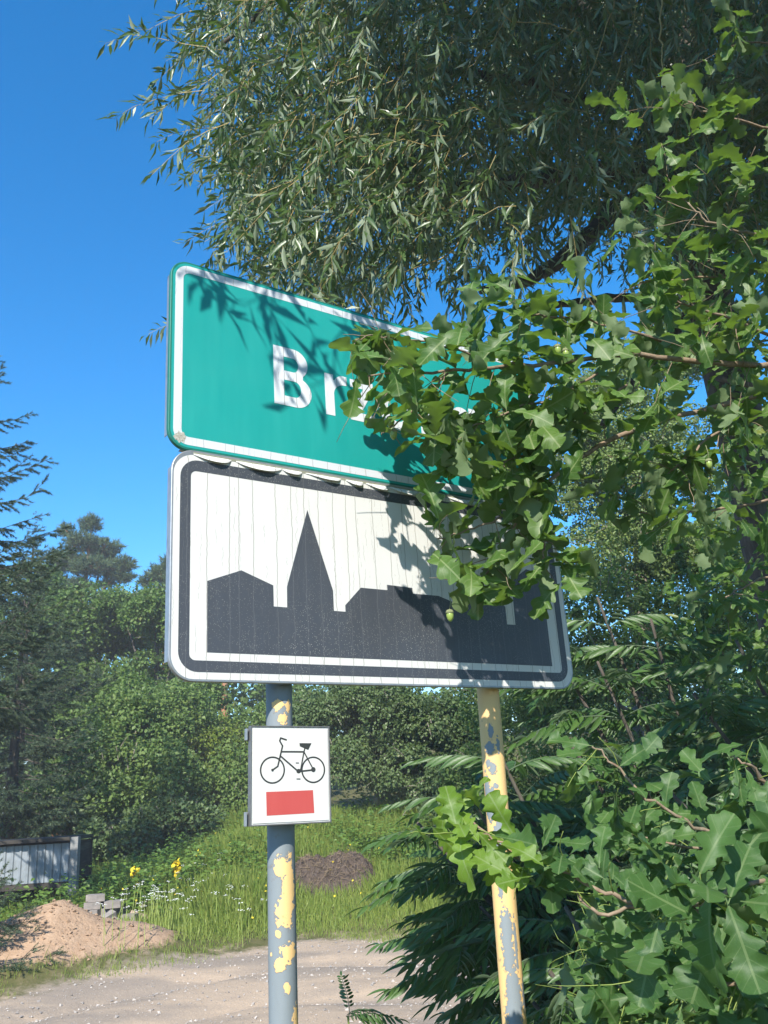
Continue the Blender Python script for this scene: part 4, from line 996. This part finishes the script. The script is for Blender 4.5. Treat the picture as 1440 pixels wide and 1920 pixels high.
tree('rowan_tree', 'mid green sunlit tree beyond the sumac at the right', 1350, 15, [(1080, 1150, 15, 1.3, 1.1), (1380, 1180, 15, 1.4, 1.3), (1250, 1230, 15, 1.5, 1.2), (1450, 1050, 15, 1.4, 1.6), (1120, 1300, 15, 1.5, 1.2), (1400, 1380, 14, 1.5, 1.2), (980, 1330, 16, 1.2, 1.2), (1050, 1440, 15, 1.2, .8), (1250, 1420, 14, 1.3, .9), (930, 1460, 16, 1.0, .8), (1450, 1500, 14, 1.4, 1.0)], 63000, 0.072, M['decid2'], M['bark_grey'], 69, sub=20, subr=.34)
tree('bank_shrub', 'low leafy shrub on the bank behind the soil heap', 600, 18, [(600, 1600, 17.5, .55, .22), (690, 1600, 17.5, .6, .22), (740, 1610, 17, .5, .2)], 8750, 0.068, M['decid2'], M['bark_dark'], 70, 'shrub', .03)

# ------------------------------------------------------------------ pines
def pine(label, px, base_Y, crown, trunk_px, seed, n, rad=.16, lean=()):
    r = np.random.RandomState(seed); b = at(trunk_px[-1][0], 1520, base_Y); base = gz(b[0], base_Y); root = empty('pine_tree', base); tag(root, label, 'pine')
    tp = [base - np.array([0, 0, .2])] + [at(a, c, base_Y) for a, c in trunk_px[::-1]]
    g = Geo(); pts = poly_resample(tp, 24); g.tube(pts, np.linspace(rad * 1.3, rad * .35, 24), 10); g.obj('trunk', M['bark_pine'], root, True)
    gl = Geo(); gn = Geo(); TP, TD, TS = [], [], []
    for (cx, cy, dy, rx, rz, k) in crown:
        c = at(cx, cy, base_Y + dy); j_ = np.argmin(np.abs(pts[:, 2] - (c[2] - .35 - .8 * abs(c[0] - pts[12][0])))); s0 = pts[j_]
        gl.tube(poly_resample([s0, s0 * .4 + c * .6 + np.array([0, 0, -.15]), c], 7), np.linspace(.04, .015, 7), 5)
        d = unit(r.normal(size=(k, 3))); d[:, 2] = d[:, 2] * .8 + .15
        p = c + d * np.array([rx, rx, rz]) * r.uniform(.35, 1.0, (k, 1)); TP.append(p); TD.append(unit(d + np.array([0, 0, .5]) + r.normal(size=(k, 3)) * .4)); TS.append(r.uniform(.8, 1.25, k))
        for q_ in p[::6]: gl.tube([c, (c + q_) / 2 + np.array([0, 0, -.03]), q_], [.02, .014, .006], 3, False)
    TP = np.concatenate(TP); TD = np.concatenate(TD); TS = np.concatenate(TS); per = 24
    for k in range(per):
        nd = unit(TD + r.normal(size=TD.shape) * .75); nn = r.normal(size=TD.shape); s_ = TS * r.uniform(.14, .26, len(TS)); g_ = frames(nd, nn, s_, s_ * 1.0)
        gn.inst(*TRI, g_, TP + TD * r.uniform(-.08, .12, (len(TS), 1)))
    gl.obj('limbs', M['bark_pine'], root, True); gn.obj('needles', M['pine'], root)['kind'] = 'stuff'; return root
pine('tall pine with an irregular crown and forked orange trunk against the sky', 150, 40,
     [(172, 985, 0, .55, .5, 130), (150, 1020, 0, .9, .6, 260), (195, 1030, .4, .9, .55, 240), (120, 1050, 0, .9, .6, 220), (175, 1065, -.4, 1.2, .5, 300), (100, 1090, .3, .8, .6, 180), (235, 1060, 0, .55, .45, 110), (232, 1085, 0, .5, .3, 90), (140, 1100, -.3, .8, .4, 160), (205, 1095, .3, .5, .3, 60), (90, 1135, 0, .8, .5, 150), (125, 995, 0, .35, .4, 60)],
     [(168, 1000), (165, 1050), (158, 1100), (150, 1160), (148, 1220)], 81, 0)
pine('second pine close beside the tall one, its thin trunk forking from the same gap', 170, 41, [(195, 1050, 0, .7, .4, 120), (215, 1075, 0, .7, .35, 110), (120, 1120, 0, .9, .5, 220), (130, 1060, 0, .8, .6, 220), (90, 1100, 0, 1.0, .6, 240), (60, 1150, 0, 1.1, .6, 260), (110, 1170, 0, 1.2, .6, 260)], [(190, 1055), (182, 1090), (172, 1140), (160, 1200)], 82, 0, .10)
pine('pine partly hidden behind the left edge of the signs', 310, 38, [(300, 1080, 0, .6, .5, 150), (325, 1060, 0, .7, .5, 160), (275, 1090, 0, .4, .25, 60), (330, 1100, 0, .8, .5, 200), (290, 1120, 0, .7, .4, 130), (340, 1150, 0, .9, .5, 170)], [(320, 1070), (318, 1120), (312, 1180), (310, 1260)], 83, 0)
pine('pine behind the big sign, only a stretch of its orange trunk showing beneath the sign', 420, 33, [(430, 1000, 0, 1.4, .8, 260), (400, 1060, 0, 1.2, .7, 200)], [(428, 980), (424, 1100), (422, 1250), (421, 1330), (420, 1420)], 84, 0, .15)
pine('pine within the maple, a short piece of orange trunk showing', 108, 27.2, [(105, 1225, .6, 1.0, .5, 160)], [(110, 1240), (109, 1270), (108, 1330), (108, 1380)], 85, 0, .10)

# ------------------------------------------------------------------ spruces
def spruce(label, base, H, R, seed, zmin=0.3, nb=60, tw=12, side=None, need=26, ns=.03, facing=None, dens=1.0):
    r = np.random.RandomState(seed); base = np.array(base); root = empty('spruce_tree', base); tag(root, label, 'spruce')
    g = Geo(); g.tube([base + np.array([0, 0, h]) for h in np.linspace(-.2, H, 14)], np.linspace(.16, .015, 14), 10); g.obj('trunk', M['bark_dark'], root, True)
    gb_ = Geo(); TP, TD = [], []
    for k in range(nb):
        h = zmin + (H - zmin) * (k + r.rand()) / nb; L = R * (1 - h / H) ** .8 * r.uniform(.75, 1.1) + .28 * (1 - .6 * h / H)
        a = k * 2.399 + r.uniform(-.3, .3)
        if side is not None and r.rand() < .9: a = side + r.uniform(-1.25, 1.25)
        o = base + np.array([0, 0, h]); t = np.linspace(0, 1, 8)
        pts = o + np.stack([np.cos(a) * L * t, np.sin(a) * L * t, L * (-.35 * t + .38 * t ** 3 - .1)], 1); pts[1:] += r.normal(size=(7, 3)) * .02
        gb_.tube(pts, np.linspace(.012, .003, 8), 4, False)
        n2 = max(4, int(tw * L * dens)); 
        for q_ in range(n2):
            tt = .2 + .8 * (q_ + r.rand()) / n2; i_ = int(tt * 6.99); p = pts[i_] + (pts[i_ + 1] - pts[i_]) * (tt * 7 - i_ if tt * 7 - i_ < 1 else 1); dd = unit(pts[i_ + 1] - pts[i_])
            sd_ = np.cross(dd, [0, 0, 1]) * (1 if q_ % 2 else -1); d = unit(dd * .8 + sd_ * .8 + np.array([0, 0, -.35 + r.normal() * .15])); ll = (.10 + .32 * L * (1.1 - tt) * .5) * r.uniform(.7, 1.2)
            m_ = max(2, int(ll / .05))
            for z_ in range(m_):
                TP.append(p + d * ll * z_ / m_); TD.append(d)
                if z_ > 0 and r.rand() < .6:
                    d3 = unit(d + sd_ * r.choice([-1, 1]) * .6 + dd * .4 + np.array([0, 0, -.3])); TP.append(TP[-1]); TD.append(d3); TP.append(TP[-1] + d3 * .05); TD.append(d3)
        for z_ in range(int(L / .06)): TP.append(pts[0] + (pts[-1] - pts[0]) * 0 + np.array([np.interp(z_ * .06 / L, t, pts[:, c]) for c in range(3)])); TD.append(unit(pts[-1] - pts[-2]))
        TP.append(pts[-1]); TD.append(unit(pts[-1] - pts[-2]))
    TP = np.array(TP); TD = np.array(TD); gn = Geo()
    for k in range(need):
        sdv = unit(np.cross(TD, r.normal(size=TD.shape))); nd = unit(TD * .9 + sdv * .75); s_ = r.uniform(.7, 1.2, len(TP)) * ns
        gn.inst(*TRI, frames(nd, r.normal(size=TD.shape), s_, s_ * 1.3), TP + TD * r.uniform(0, .055, (len(TP), 1)))
    gb_.obj('branches', M['bark_dark'], root)['kind'] = 'stuff'; gn.obj('needles', M['spruce'], root)['kind'] = 'stuff'; return root
sx = at(-240, 1500, 11.2)
spruce('spruce at the left edge, its dark branch tips reaching into the picture against the sky', gz(sx[0], 11.2), 9.8, 3.8, 91, 3.3, 60, 14, side=.0, need=22, ns=.050)
sx = at(20, 1500, 17.5)
spruce('greyish spruce with hanging sprays behind the shed', gz(sx[0], 17.5), 6.0, 2.5, 92, .4, 110, 11, side=-1.2, need=12, ns=.075)
sx = at(30, 1500, 22)
spruce('taller spruce in front of the pines at the left', gz(sx[0], 22), 8.3, 3.3, 93, 1.0, 120, 9, side=-1.2, need=10, ns=.105)

sx = at(-120, 1700, 9.6)
spruce('small low spruce at the left edge above the sand heap', gz(sx[0], 9.8), 1.45, 1.0, 94, .15, 60, 24, need=20, ns=.034)
# ------------------------------------------------------------------ shed, blocks, rubble, heaps
shb = at(60, 1690, 13.5); zs = float(terrain(shb[0], 13.5))
t_sh = empty('shed', (shb[0], 13.5, zs)); tag(t_sh, 'low shed with white corrugated metal wall and dark frame half hidden by spruce', 'shed')
M['sheet'] = simple_mat('painted_sheet_metal', (.27, .30, .33), .5, .4, .1, .6, 5, c2=(.17, .19, .20))
M['dark_wood'] = bark_mat('dark_boards', (.03, .028, .026), (.07, .06, .05), (4, 4, 40))
xl = at(-130, 1600, 13.5)[0]; xr = at(137, 1600, 13.5)[0]; z1 = at(130, 1576, 13.5)[2]; z0_ = at(130, 1652, 13.5)[2]
x_ = xl; k = 0
while x_ < xr - .12:
    g = Geo(); w = .115; sh = .02
    prof = [(0, 0), (.035, 0), (.048, -.018), (.07, -.018), (.083, 0), (.115, 0)]
    V_ = [(x_ + a, 13.5 + b, z) for z in (z0_, z1 - .03) for a, b in prof]; Q_ = [[a, a + 1, a + 7, a + 6] for a in range(5)]
    g.add(np.array(V_), np.array(Q_)); o = g.obj('panel', M['sheet'], t_sh); o.modifiers.new('s', 'SOLIDIFY').thickness = .002; x_ += w
g = Geo(); g.box(((xl + xr) / 2 - .1, 13.85, z1 + .03), (xr - xl + .2, 1.0, .05)); g.obj('roof', M['dark_wood'], t_sh)
g = Geo(); g.box(((xl + xr) / 2, 13.55, z0_ - .045), (xr - xl, .10, .08)); g.obj('sill_beam', M['dark_wood'], t_sh)
for xx_ in (xr - .03, xl): 
    g = Geo(); g.box((xx_, 13.56, (zs + z1) / 2), (.12, .12, z1 - zs - .01)); g.obj('frame_post', M['dark_wood'], t_sh)
g = Geo(); g.box((xr - .04, 13.95, (z0_ + z1) / 2), (.04, .7, z1 - z0_ - .02)); g.obj('side_wall', M['dark_wood'], t_sh)
g = Geo(); g.box(((xl + xr) / 2, 14.32, (zs + z1) / 2), (xr - xl, .04, z1 - zs - .03)); g.obj('back_wall', M['dark_wood'], t_sh)
# concrete post beside it
g = Geo(); xp = at(143, 1600, 13.4)[0]; g.box((xp, 13.35, (zs + z1 + .05) / 2), (.11, .11, z1 + .05 - zs)); tag(g.obj('concrete_post', simple_mat('grey_concrete', (.26, .26, .25), .9, .2, nz=.4, nsc=30)), 'grey concrete post at the right corner of the shed', 'post')

M['block'] = simple_mat('concrete_paver', (.30, .265, .24), .92, .15, nz=.6, nsc=14, c2=(.19, .175, .16))
g = Geo(); g.box((0, 0, 0), (.20, .10, .08)); bm_ = g.mesh('paving_block', M['block'])
rb = np.random.RandomState(8); pc = ground(135, 1745); pc = np.array([pc[0], 11.3, 0]); 
def add_block(x, y, z, rz, tx=0, ty=0, me=None, nm='paving_block', lab='grey concrete paving block in the tumbled stack behind the sand heap', grp='paving blocks stacked behind the sand heap', cat='paving block', s_=(1, 1, 1)):
    o = bpy.data.objects.new(nm, me or bm_); sc.collection.objects.link(o); o.location = (x, y, z); o.rotation_euler = (tx, ty, rz); o.scale = s_; tag(o, lab, cat, grp)
    return o
zb = float(terrain(pc[0], 11.3))
c0 = at(125, 1745, 12.0); zb = float(terrain(c0[0], 12.0))
for k in range(7):
    for l in range((1, 3, 2, 3, 5, 4, 2)[k]):
        for m_ in range(2):
            add_block(c0[0] - .50 + k * .207 + rb.uniform(-.04, .04), 12.0 + m_ * .13 + rb.uniform(-.05, .05), zb + .05 + l * .084, rb.uniform(-.45, .45), 0, 0)
for k in range(24):
    add_block(c0[0] + rb.uniform(-.75, .8), 11.75 + rb.uniform(-.15, .1), zb + .06 + rb.rand() * .12, rb.uniform(0, 3), rb.uniform(-.6, .6), rb.uniform(-.5, .5), lab='loose tilted concrete block lying in front of the block stack', grp='loose blocks in front of the stack')
# rubble: broken lumps
rub = []
for k in range(4):
    r = np.random.RandomState(k + 70); P_ = unit(r.normal(size=(14, 3))) * r.uniform(.7, 1.2, (14, 1)) * .08 * np.array([1.3, .9, .7])
    import bmesh
    bm = bmesh.new(); [bm.verts.new(p) for p in P_]; bmesh.ops.convex_hull(bm, input=bm.verts); 
    for v_ in [v_ for v_ in bm.verts if not v_.link_faces]: bm.verts.remove(v_)
    me = bpy.data.meshes.new('rubble_stone'); bm.to_mesh(me); bm.free(); me.materials.append(simple_mat('pale_rubble', (.55, .50, .44) if k % 2 else (.45, .33, .27), .95, .1, nz=.4, nsc=25)); rub.append(me)
rc = at(262, 1730, 12.6)
for k in range(34):
    x = rc[0] + rb.normal() * .38; y = 12.6 + rb.normal() * .18
    add_block(x, y, float(terrain(x, y)) + .06 + rb.rand() * .12 * math.exp(-((x - rc[0]) / .35) ** 2), rb.uniform(0, 6), rb.uniform(-1, 1), 0, rub[k % 4], 'rubble_stone', 'pale broken stone in the low rubble pile in the grass', 'stones of the rubble pile', 'stone', (rb.uniform(.7, 1.5),) * 3)
# dark soil heap with two humps
hc = ground(620, 1672, .6); hx = at(622, 1660, 14.0)[0]; hz0 = float(terrain(hx, 14.0))
n_ = 60; u, v_ = np.meshgrid(np.linspace(-1.0, 1.0, n_), np.linspace(-.9, .9, n_), indexing='ij')
zz = np.maximum(.31 * np.exp(-(np.abs(u / .75) ** 4 + np.abs(v_ / .6) ** 2.4)), 0) + .45 * np.maximum(.40 * np.exp(-(np.abs((u + .42) / .40) ** 2.6 + np.abs(v_ / .6) ** 2.4)), .43 * np.exp(-(np.abs((u - .40) / .42) ** 2.8 + np.abs(v_ / .6) ** 2.4))) + .04 * np.sin(u * 9 + 1.3) * np.exp(-(u * u + v_ * v_) * 2)
zz += .05 * np.sin(u * 23 + np.sin(v_ * 19) * 2) * np.sin(v_ * 27 + u * 9) * (zz > .05) + rb.normal(size=zz.shape) * .012 * (zz > .04)
X_ = hx + u * .82; Y_ = 14.0 + v_ * .8; VZ = np.stack([X_, Y_, terrain(X_, Y_) - .03 + zz], -1).reshape(-1, 3)
i, j = np.meshgrid(np.arange(n_ - 1), np.arange(n_ - 1), indexing='ij'); i = i.ravel(); j = j.ravel()
g = Geo(); g.add(VZ, np.stack([i * n_ + j, (i + 1) * n_ + j, (i + 1) * n_ + j + 1, i * n_ + j + 1], 1))
M['peat'] = simple_mat('dark_dry_soil', (.105, .080, .066), .98, .1, nz=.6, nsc=16, c2=(.055, .042, .035), bump=.6)
o = g.obj('soil_heap', M['peat'], None, True); tag(o, 'dark brown heap of dry soil with two humps on the grassy bank', 'heap')
# dry stalks on heap
g = Geo()
k = 900; uu = rb.uniform(-.75, .7, k); vv = rb.uniform(-.6, .1, k); ii = ((uu + 1) / 2 * (n_ - 1)).astype(int); jj = ((vv + .9) / 1.8 * (n_ - 1)).astype(int); p = VZ.reshape(n_, n_, 3)[ii, jj]
g.inst(*TRI, frames(rand_dir(k, -.3, rb), rb.normal(size=(k, 3)), rb.uniform(.08, .25, k), rb.uniform(.04, .08, k)), p + np.array([0, -.02, .02])); o2 = g.obj('dry_stalks', simple_mat('dry_straw', (.20, .15, .10), .9, .1), o); o2['kind'] = 'stuff'

# ------------------------------------------------------------------ grass, weeds, flowers, stones
rg = np.random.RandomState(51)
BL = (np.array([(-.05, 0, 0), (.05, 0, 0), (.035, .55, .04), (-.035, .55, .04), (0, 1, .22)], float), [np.array([(0, 1, 2, 3)]), np.array([(3, 2, 4)])], np.zeros((5, 2)))
def scatter(n, x0, x1, y0, y1, dens):
    out = []
    while sum(len(o_) for o_ in out) < n:
        x = rg.uniform(x0, x1, 60000); y = y0 + (y1 - y0) * rg.rand(60000) ** 1.25
        ok_ = rg.rand(60000) < dens(x, y); out.append(np.stack([x, y], 1)[ok_])
    o_ = np.concatenate(out)[:n]; return o_[:, 0], o_[:, 1]
def in_view(x, y, z=0.3):
    q_ = project(np.stack([x, y, np.full_like(x, z)], -1)); return (q_[..., 0] > -150) & (q_[..., 0] < 1500)
def dens(x, y):
    t = y - road_far(x); d = sstep((t + .12 + .5 * wav(x * 1.7, y * 3)) / .5)
    s_ = np.clip(bare(x, y), 0, 1)
    return d * (1 - np.clip(s_ * 1.6, 0, 1)) * in_view(x, y) * (np.hypot((x - hx) / .75, (y - 13.9) / .55) > 1)
x, y = scatter(105000, -9, 4.5, 5.8, 19, dens)
t = y - road_far(x); hgt = (.07 + .30 * sstep((t - .1) / 1.6)) * rg.uniform(.5, 1.3, len(x)) * (1 + .35 * wav(x * 1.1, y * 1.3))
hgt = hgt * (1 + .25 * (y - 10) / 8)
low = np.exp(-(((x + 3.5) / .9) ** 2 + ((y - 11.6) / .8) ** 2) ** 2) + np.exp(-(((x - hx) / .8) ** 2 + ((y - 13.0) / .8) ** 2) ** 2)
hgt = hgt * (1 - .6 * np.clip(low, 0, 1))
z = terrain(x, y); P = np.stack([x, y, z - .01], 1)
D = unit(np.stack([rg.normal(size=len(x)) * .28, rg.normal(size=len(x)) * .28, np.ones(len(x))], 1)); Nn = rg.normal(size=(len(x), 3)) * .6 + np.array([0, -1, .2])
g = Geo(); g.inst(*BL, frames(D, Nn, hgt, np.maximum(hgt * .55, .06)), P); o = g.obj('grass', M['grass']); tag(o, 'sunlit tall grass on the verge beyond the dirt road', 'grass', None, 'stuff')
# verge grass on the camera's side and sparse tufts in the road
x = rg.uniform(-5, 6, 16000); y = rg.uniform(.8, 4.6, 16000); hh = rg.uniform(.05, .22, 16000); P = np.stack([x, y, terrain(x, y)], 1)
D = unit(np.stack([rg.normal(size=len(x)) * .4, rg.normal(size=len(x)) * .4, np.ones(len(x))], 1)); g = Geo(); g.inst(*BL, frames(D, rg.normal(size=(len(x), 3)), hh, hh * .5), P)
tag(g.obj('verge_grass', M['grass']), 'short grass on the near verge around the posts', 'grass', None, 'stuff')
# leafy weeds on the bank
def wd(x, y):
    t = y - road_far(x); return sstep((t - 1.6 + .8 * wav(x, y)) / 1.5) * in_view(x, y) * (.25 + .75 * (wav(x * .9 + 2, y * .8) > -.1)) * (np.clip(heap(x, y) * 8, 0, 1) < .3) * ((np.abs(x - hx) > .8) | (y > 14.6) | (y < 12.2))
x, y = scatter(5200, -8, 5, 8, 20, wd); g = Geo(); hh = rg.uniform(.25, .75, len(x)) * (1 - .5 * (y < 11)); z = terrain(x, y)
for k in range(9):
    f = (k + 1) / 9.0; a = rg.uniform(0, 6.28, len(x)); p = np.stack([x + rg.normal(size=len(x)) * .05, y + rg.normal(size=len(x)) * .05, z + hh * f * rg.uniform(.85, 1.05, len(x))], 1)
    d = unit(np.stack([np.cos(a), np.sin(a), rg.uniform(-.2, .6, len(x))], 1)); s_ = rg.uniform(.07, .14, len(x)) * (1.2 - .5 * f); g.inst(*RH, frames(d, np.tile([0, -.3, 1.0], (len(x), 1)) + rg.normal(size=(len(x), 3)) * .3, s_, s_ * .8), p)
tag(g.obj('weeds', M['weed']), 'leafy nettles and weeds on the bank below the shrubs', 'weeds', None, 'stuff')
# yarrow: white umbels
pts = []
for (cx, cy, n_, sx_, sy_) in ((280, 1765, 55, 45, 22), (345, 1745, 40, 45, 22), (425, 1715, 20, 35, 18), (410, 1770, 10, 30, 12), (470, 1760, 8, 20, 10)):
    for k in range(n_): pts.append((cx + rg.normal() * sx_, cy + rg.normal() * sy_))
g = Geo(); gs = Geo(); UM = []
for (px, py) in pts:
    py = min(max(py, 1690), 1800); G_ = ground(px, py + 22, .12); 
    if G_[1] < road_far(G_[0]) + .2: continue
    zt = float(terrain(G_[0], G_[1])); b_ = np.array([G_[0], G_[1], zt]); h_ = rg.uniform(.30, .48); tp = b_ + np.array([rg.normal() * .04, rg.normal() * .04, h_]); gs.tube([b_, tp], [.004, .003], 3, False)
    for k in range(7): UM.append(tp + rg.normal(size=3) * np.array([.022, .022, .006]))
UM = np.array(UM); n_ = len(UM); DIS = (np.array([(math.cos(a), math.sin(a), .1) for a in np.arange(6) * 1.047] + [(0, 0, .5)]), np.array([(k, (k + 1) % 6, 6) for k in range(6)]), np.zeros((7, 2)))
g.inst(*DIS, np.tile(np.eye(3) * .010, (n_, 1, 1)), UM); tag(g.obj('yarrow_flowers', M['white_flower']), 'white yarrow flowers dotted through the grass behind the sand heap', 'flowers', None, 'stuff')
gs.obj('yarrow_stalks', M['twig_green'], bpy.data.objects['yarrow_flowers'])['kind'] = 'stuff'
# mulleins
for (px, py, Yd, H, lab) in ((253, 1628, 13.2, 1.0, 'yellow mullein spike in front of the dark shrub, leftmost one'), (331, 1618, 13.0, 1.15, 'tallest yellow mullein spike, on the grassy bank'), (372, 1600, 14.5, .9, 'bent yellow mullein spike in the weeds right of the tallest one'), (436, 1582, 15.0, 1.0, 'yellow mullein spike just left of the grey post')):
    tp = at(px, py, Yd); b_ = gz(tp[0], Yd); root = empty('mullein', b_); tag(root, lab, 'flower'); g = Geo(); pts = poly_resample([b_, (b_ + tp) / 2 + np.array([.03, 0, 0]), tp], 10); g.tube(pts, .009, 6); g.obj('stalk', M['twig_green'], root)
    k = 60; f = rg.rand(k) * .35 + .65; p = np.stack([np.interp(f, np.linspace(0, 1, 10), pts[:, c]) for c in range(3)], 1) + rg.normal(size=(k, 3)) * .018
    g = Geo(); s_ = rg.uniform(.028, .046, k); g.inst(*DIS, frames(rand_dir(k, 0, rg), rand_dir(k, .3, rg), s_), p); g.obj('blossoms', M['yellow_flower'], root)['kind'] = 'stuff'
    k = 26; f = rg.rand(k) * .6; p = np.stack([np.interp(f, np.linspace(0, 1, 10), pts[:, c]) for c in range(3)], 1); d = rand_dir(k, .3, rg); g = Geo(); s_ = rg.uniform(.1, .24, k); g.inst(*RH, frames(d, np.tile([0, 0, 1.], (k, 1)), s_, s_ * .6), p); g.obj('leaves', M['weed'], root)['kind'] = 'stuff'
# small yellow flowers on the bank
k = 70; x = rg.uniform(-4, 2.5, k); y = rg.uniform(11.0, 16.5, k); g = Geo(); p = np.stack([x, y, terrain(x, y) + rg.uniform(.3, .5, k)], 1); g.inst(*DIS, frames(rand_dir(k, 0, rg), rand_dir(k, .5, rg), np.full(k, .014)), p); tag(g.obj('yellow_flowers', M['yellow_flower']), 'small yellow flowers scattered over the bank', 'flowers', None, 'stuff')
# stones on the road
IC = []
for s_ in range(3):
    r = np.random.RandomState(s_ + 5); P_ = np.array([(1, 0, 0), (-1, 0, 0), (0, 1, 0), (0, -1, 0), (0, 0, .7), (0, 0, -.5)]) * r.uniform(.6, 1.2, (6, 1)); IC.append((P_, np.array([(0, 2, 4), (2, 1, 4), (1, 3, 4), (3, 0, 4), (2, 0, 5), (1, 2, 5), (3, 1, 5), (0, 3, 5)]), np.zeros((6, 2))))
def stone_mat():
    m_, t, out = nt('road_stones'); n = N(t); gi = n.new('ShaderNodeNewGeometry'); r = gi.outputs['Random Per Island']
    col = n.mix(r, (.22, .20, .185), (.50, .45, .40)); t.links.new(n.bsdf(col, .85, .3), out.inputs[0]); return m_
k = 9000; x = rg.uniform(-5.5, 4, k); t = -rg.uniform(0, 4.5, k); y = road_far(x) + t; g = Geo(); p = np.stack([x, y, terrain(x, y) + .003], 1); s_ = .005 + .020 * rg.rand(k) ** 6
for v in range(3): g.inst(*IC[v], frames(rand_dir(len(p[v::3]), 0, rg), np.tile([0, 0, 1.], (len(p[v::3]), 1)), s_[v::3]), p[v::3])
tag(g.obj('road_stones', stone_mat()), 'loose pale stones strewn over the dirt road', 'gravel', None, 'stuff')
k = 900; x = -4.2 + rg.normal(size=k) * .9; y = 10.4 + rg.normal(size=k) * .5; kk = bare(x, y) > .4; x, y = x[kk], y[kk]; g = Geo(); p = np.stack([x, y, terrain(x, y) + .004], 1); s_ = .008 + .03 * rg.rand(len(x)) ** 4
for v in range(3): g.inst(*IC[v], frames(rand_dir(len(p[v::3]), 0, rg), np.tile([0, 0, 1.], (len(p[v::3]), 1)), s_[v::3]), p[v::3])
tag(g.obj('sand_clods', simple_mat('damp_sand', (.36, .25, .17), .95, .1, nz=.6, nsc=40, c2=(.26, .18, .12))), 'small clods and pebbles lying on the sand heap', 'clods', None, 'stuff')
print('tris', sum(len(m_.polygons) for m_ in bpy.data.meshes))

# ------------------------------------------------------------------ haze volume, added to imitate the lens veil and fade far trees
g = Geo(); g.box((0, 600, 8.0), (2400, 2600, 24.0))
hm, ht, ho = nt('veil_haze'); pv = ht.nodes.new('ShaderNodeVolumePrincipled'); pv.inputs['Color'].default_value = (.93, .95, 1, 1); pv.inputs['Density'].default_value = HAZE; pv.inputs['Anisotropy'].default_value = 0.0
ht.links.new(pv.outputs[0], ho.inputs['Volume']); tag(g.obj('haze', hm), 'thin added haze paling far trees and imitating the lens veil', 'haze', None, 'stuff')
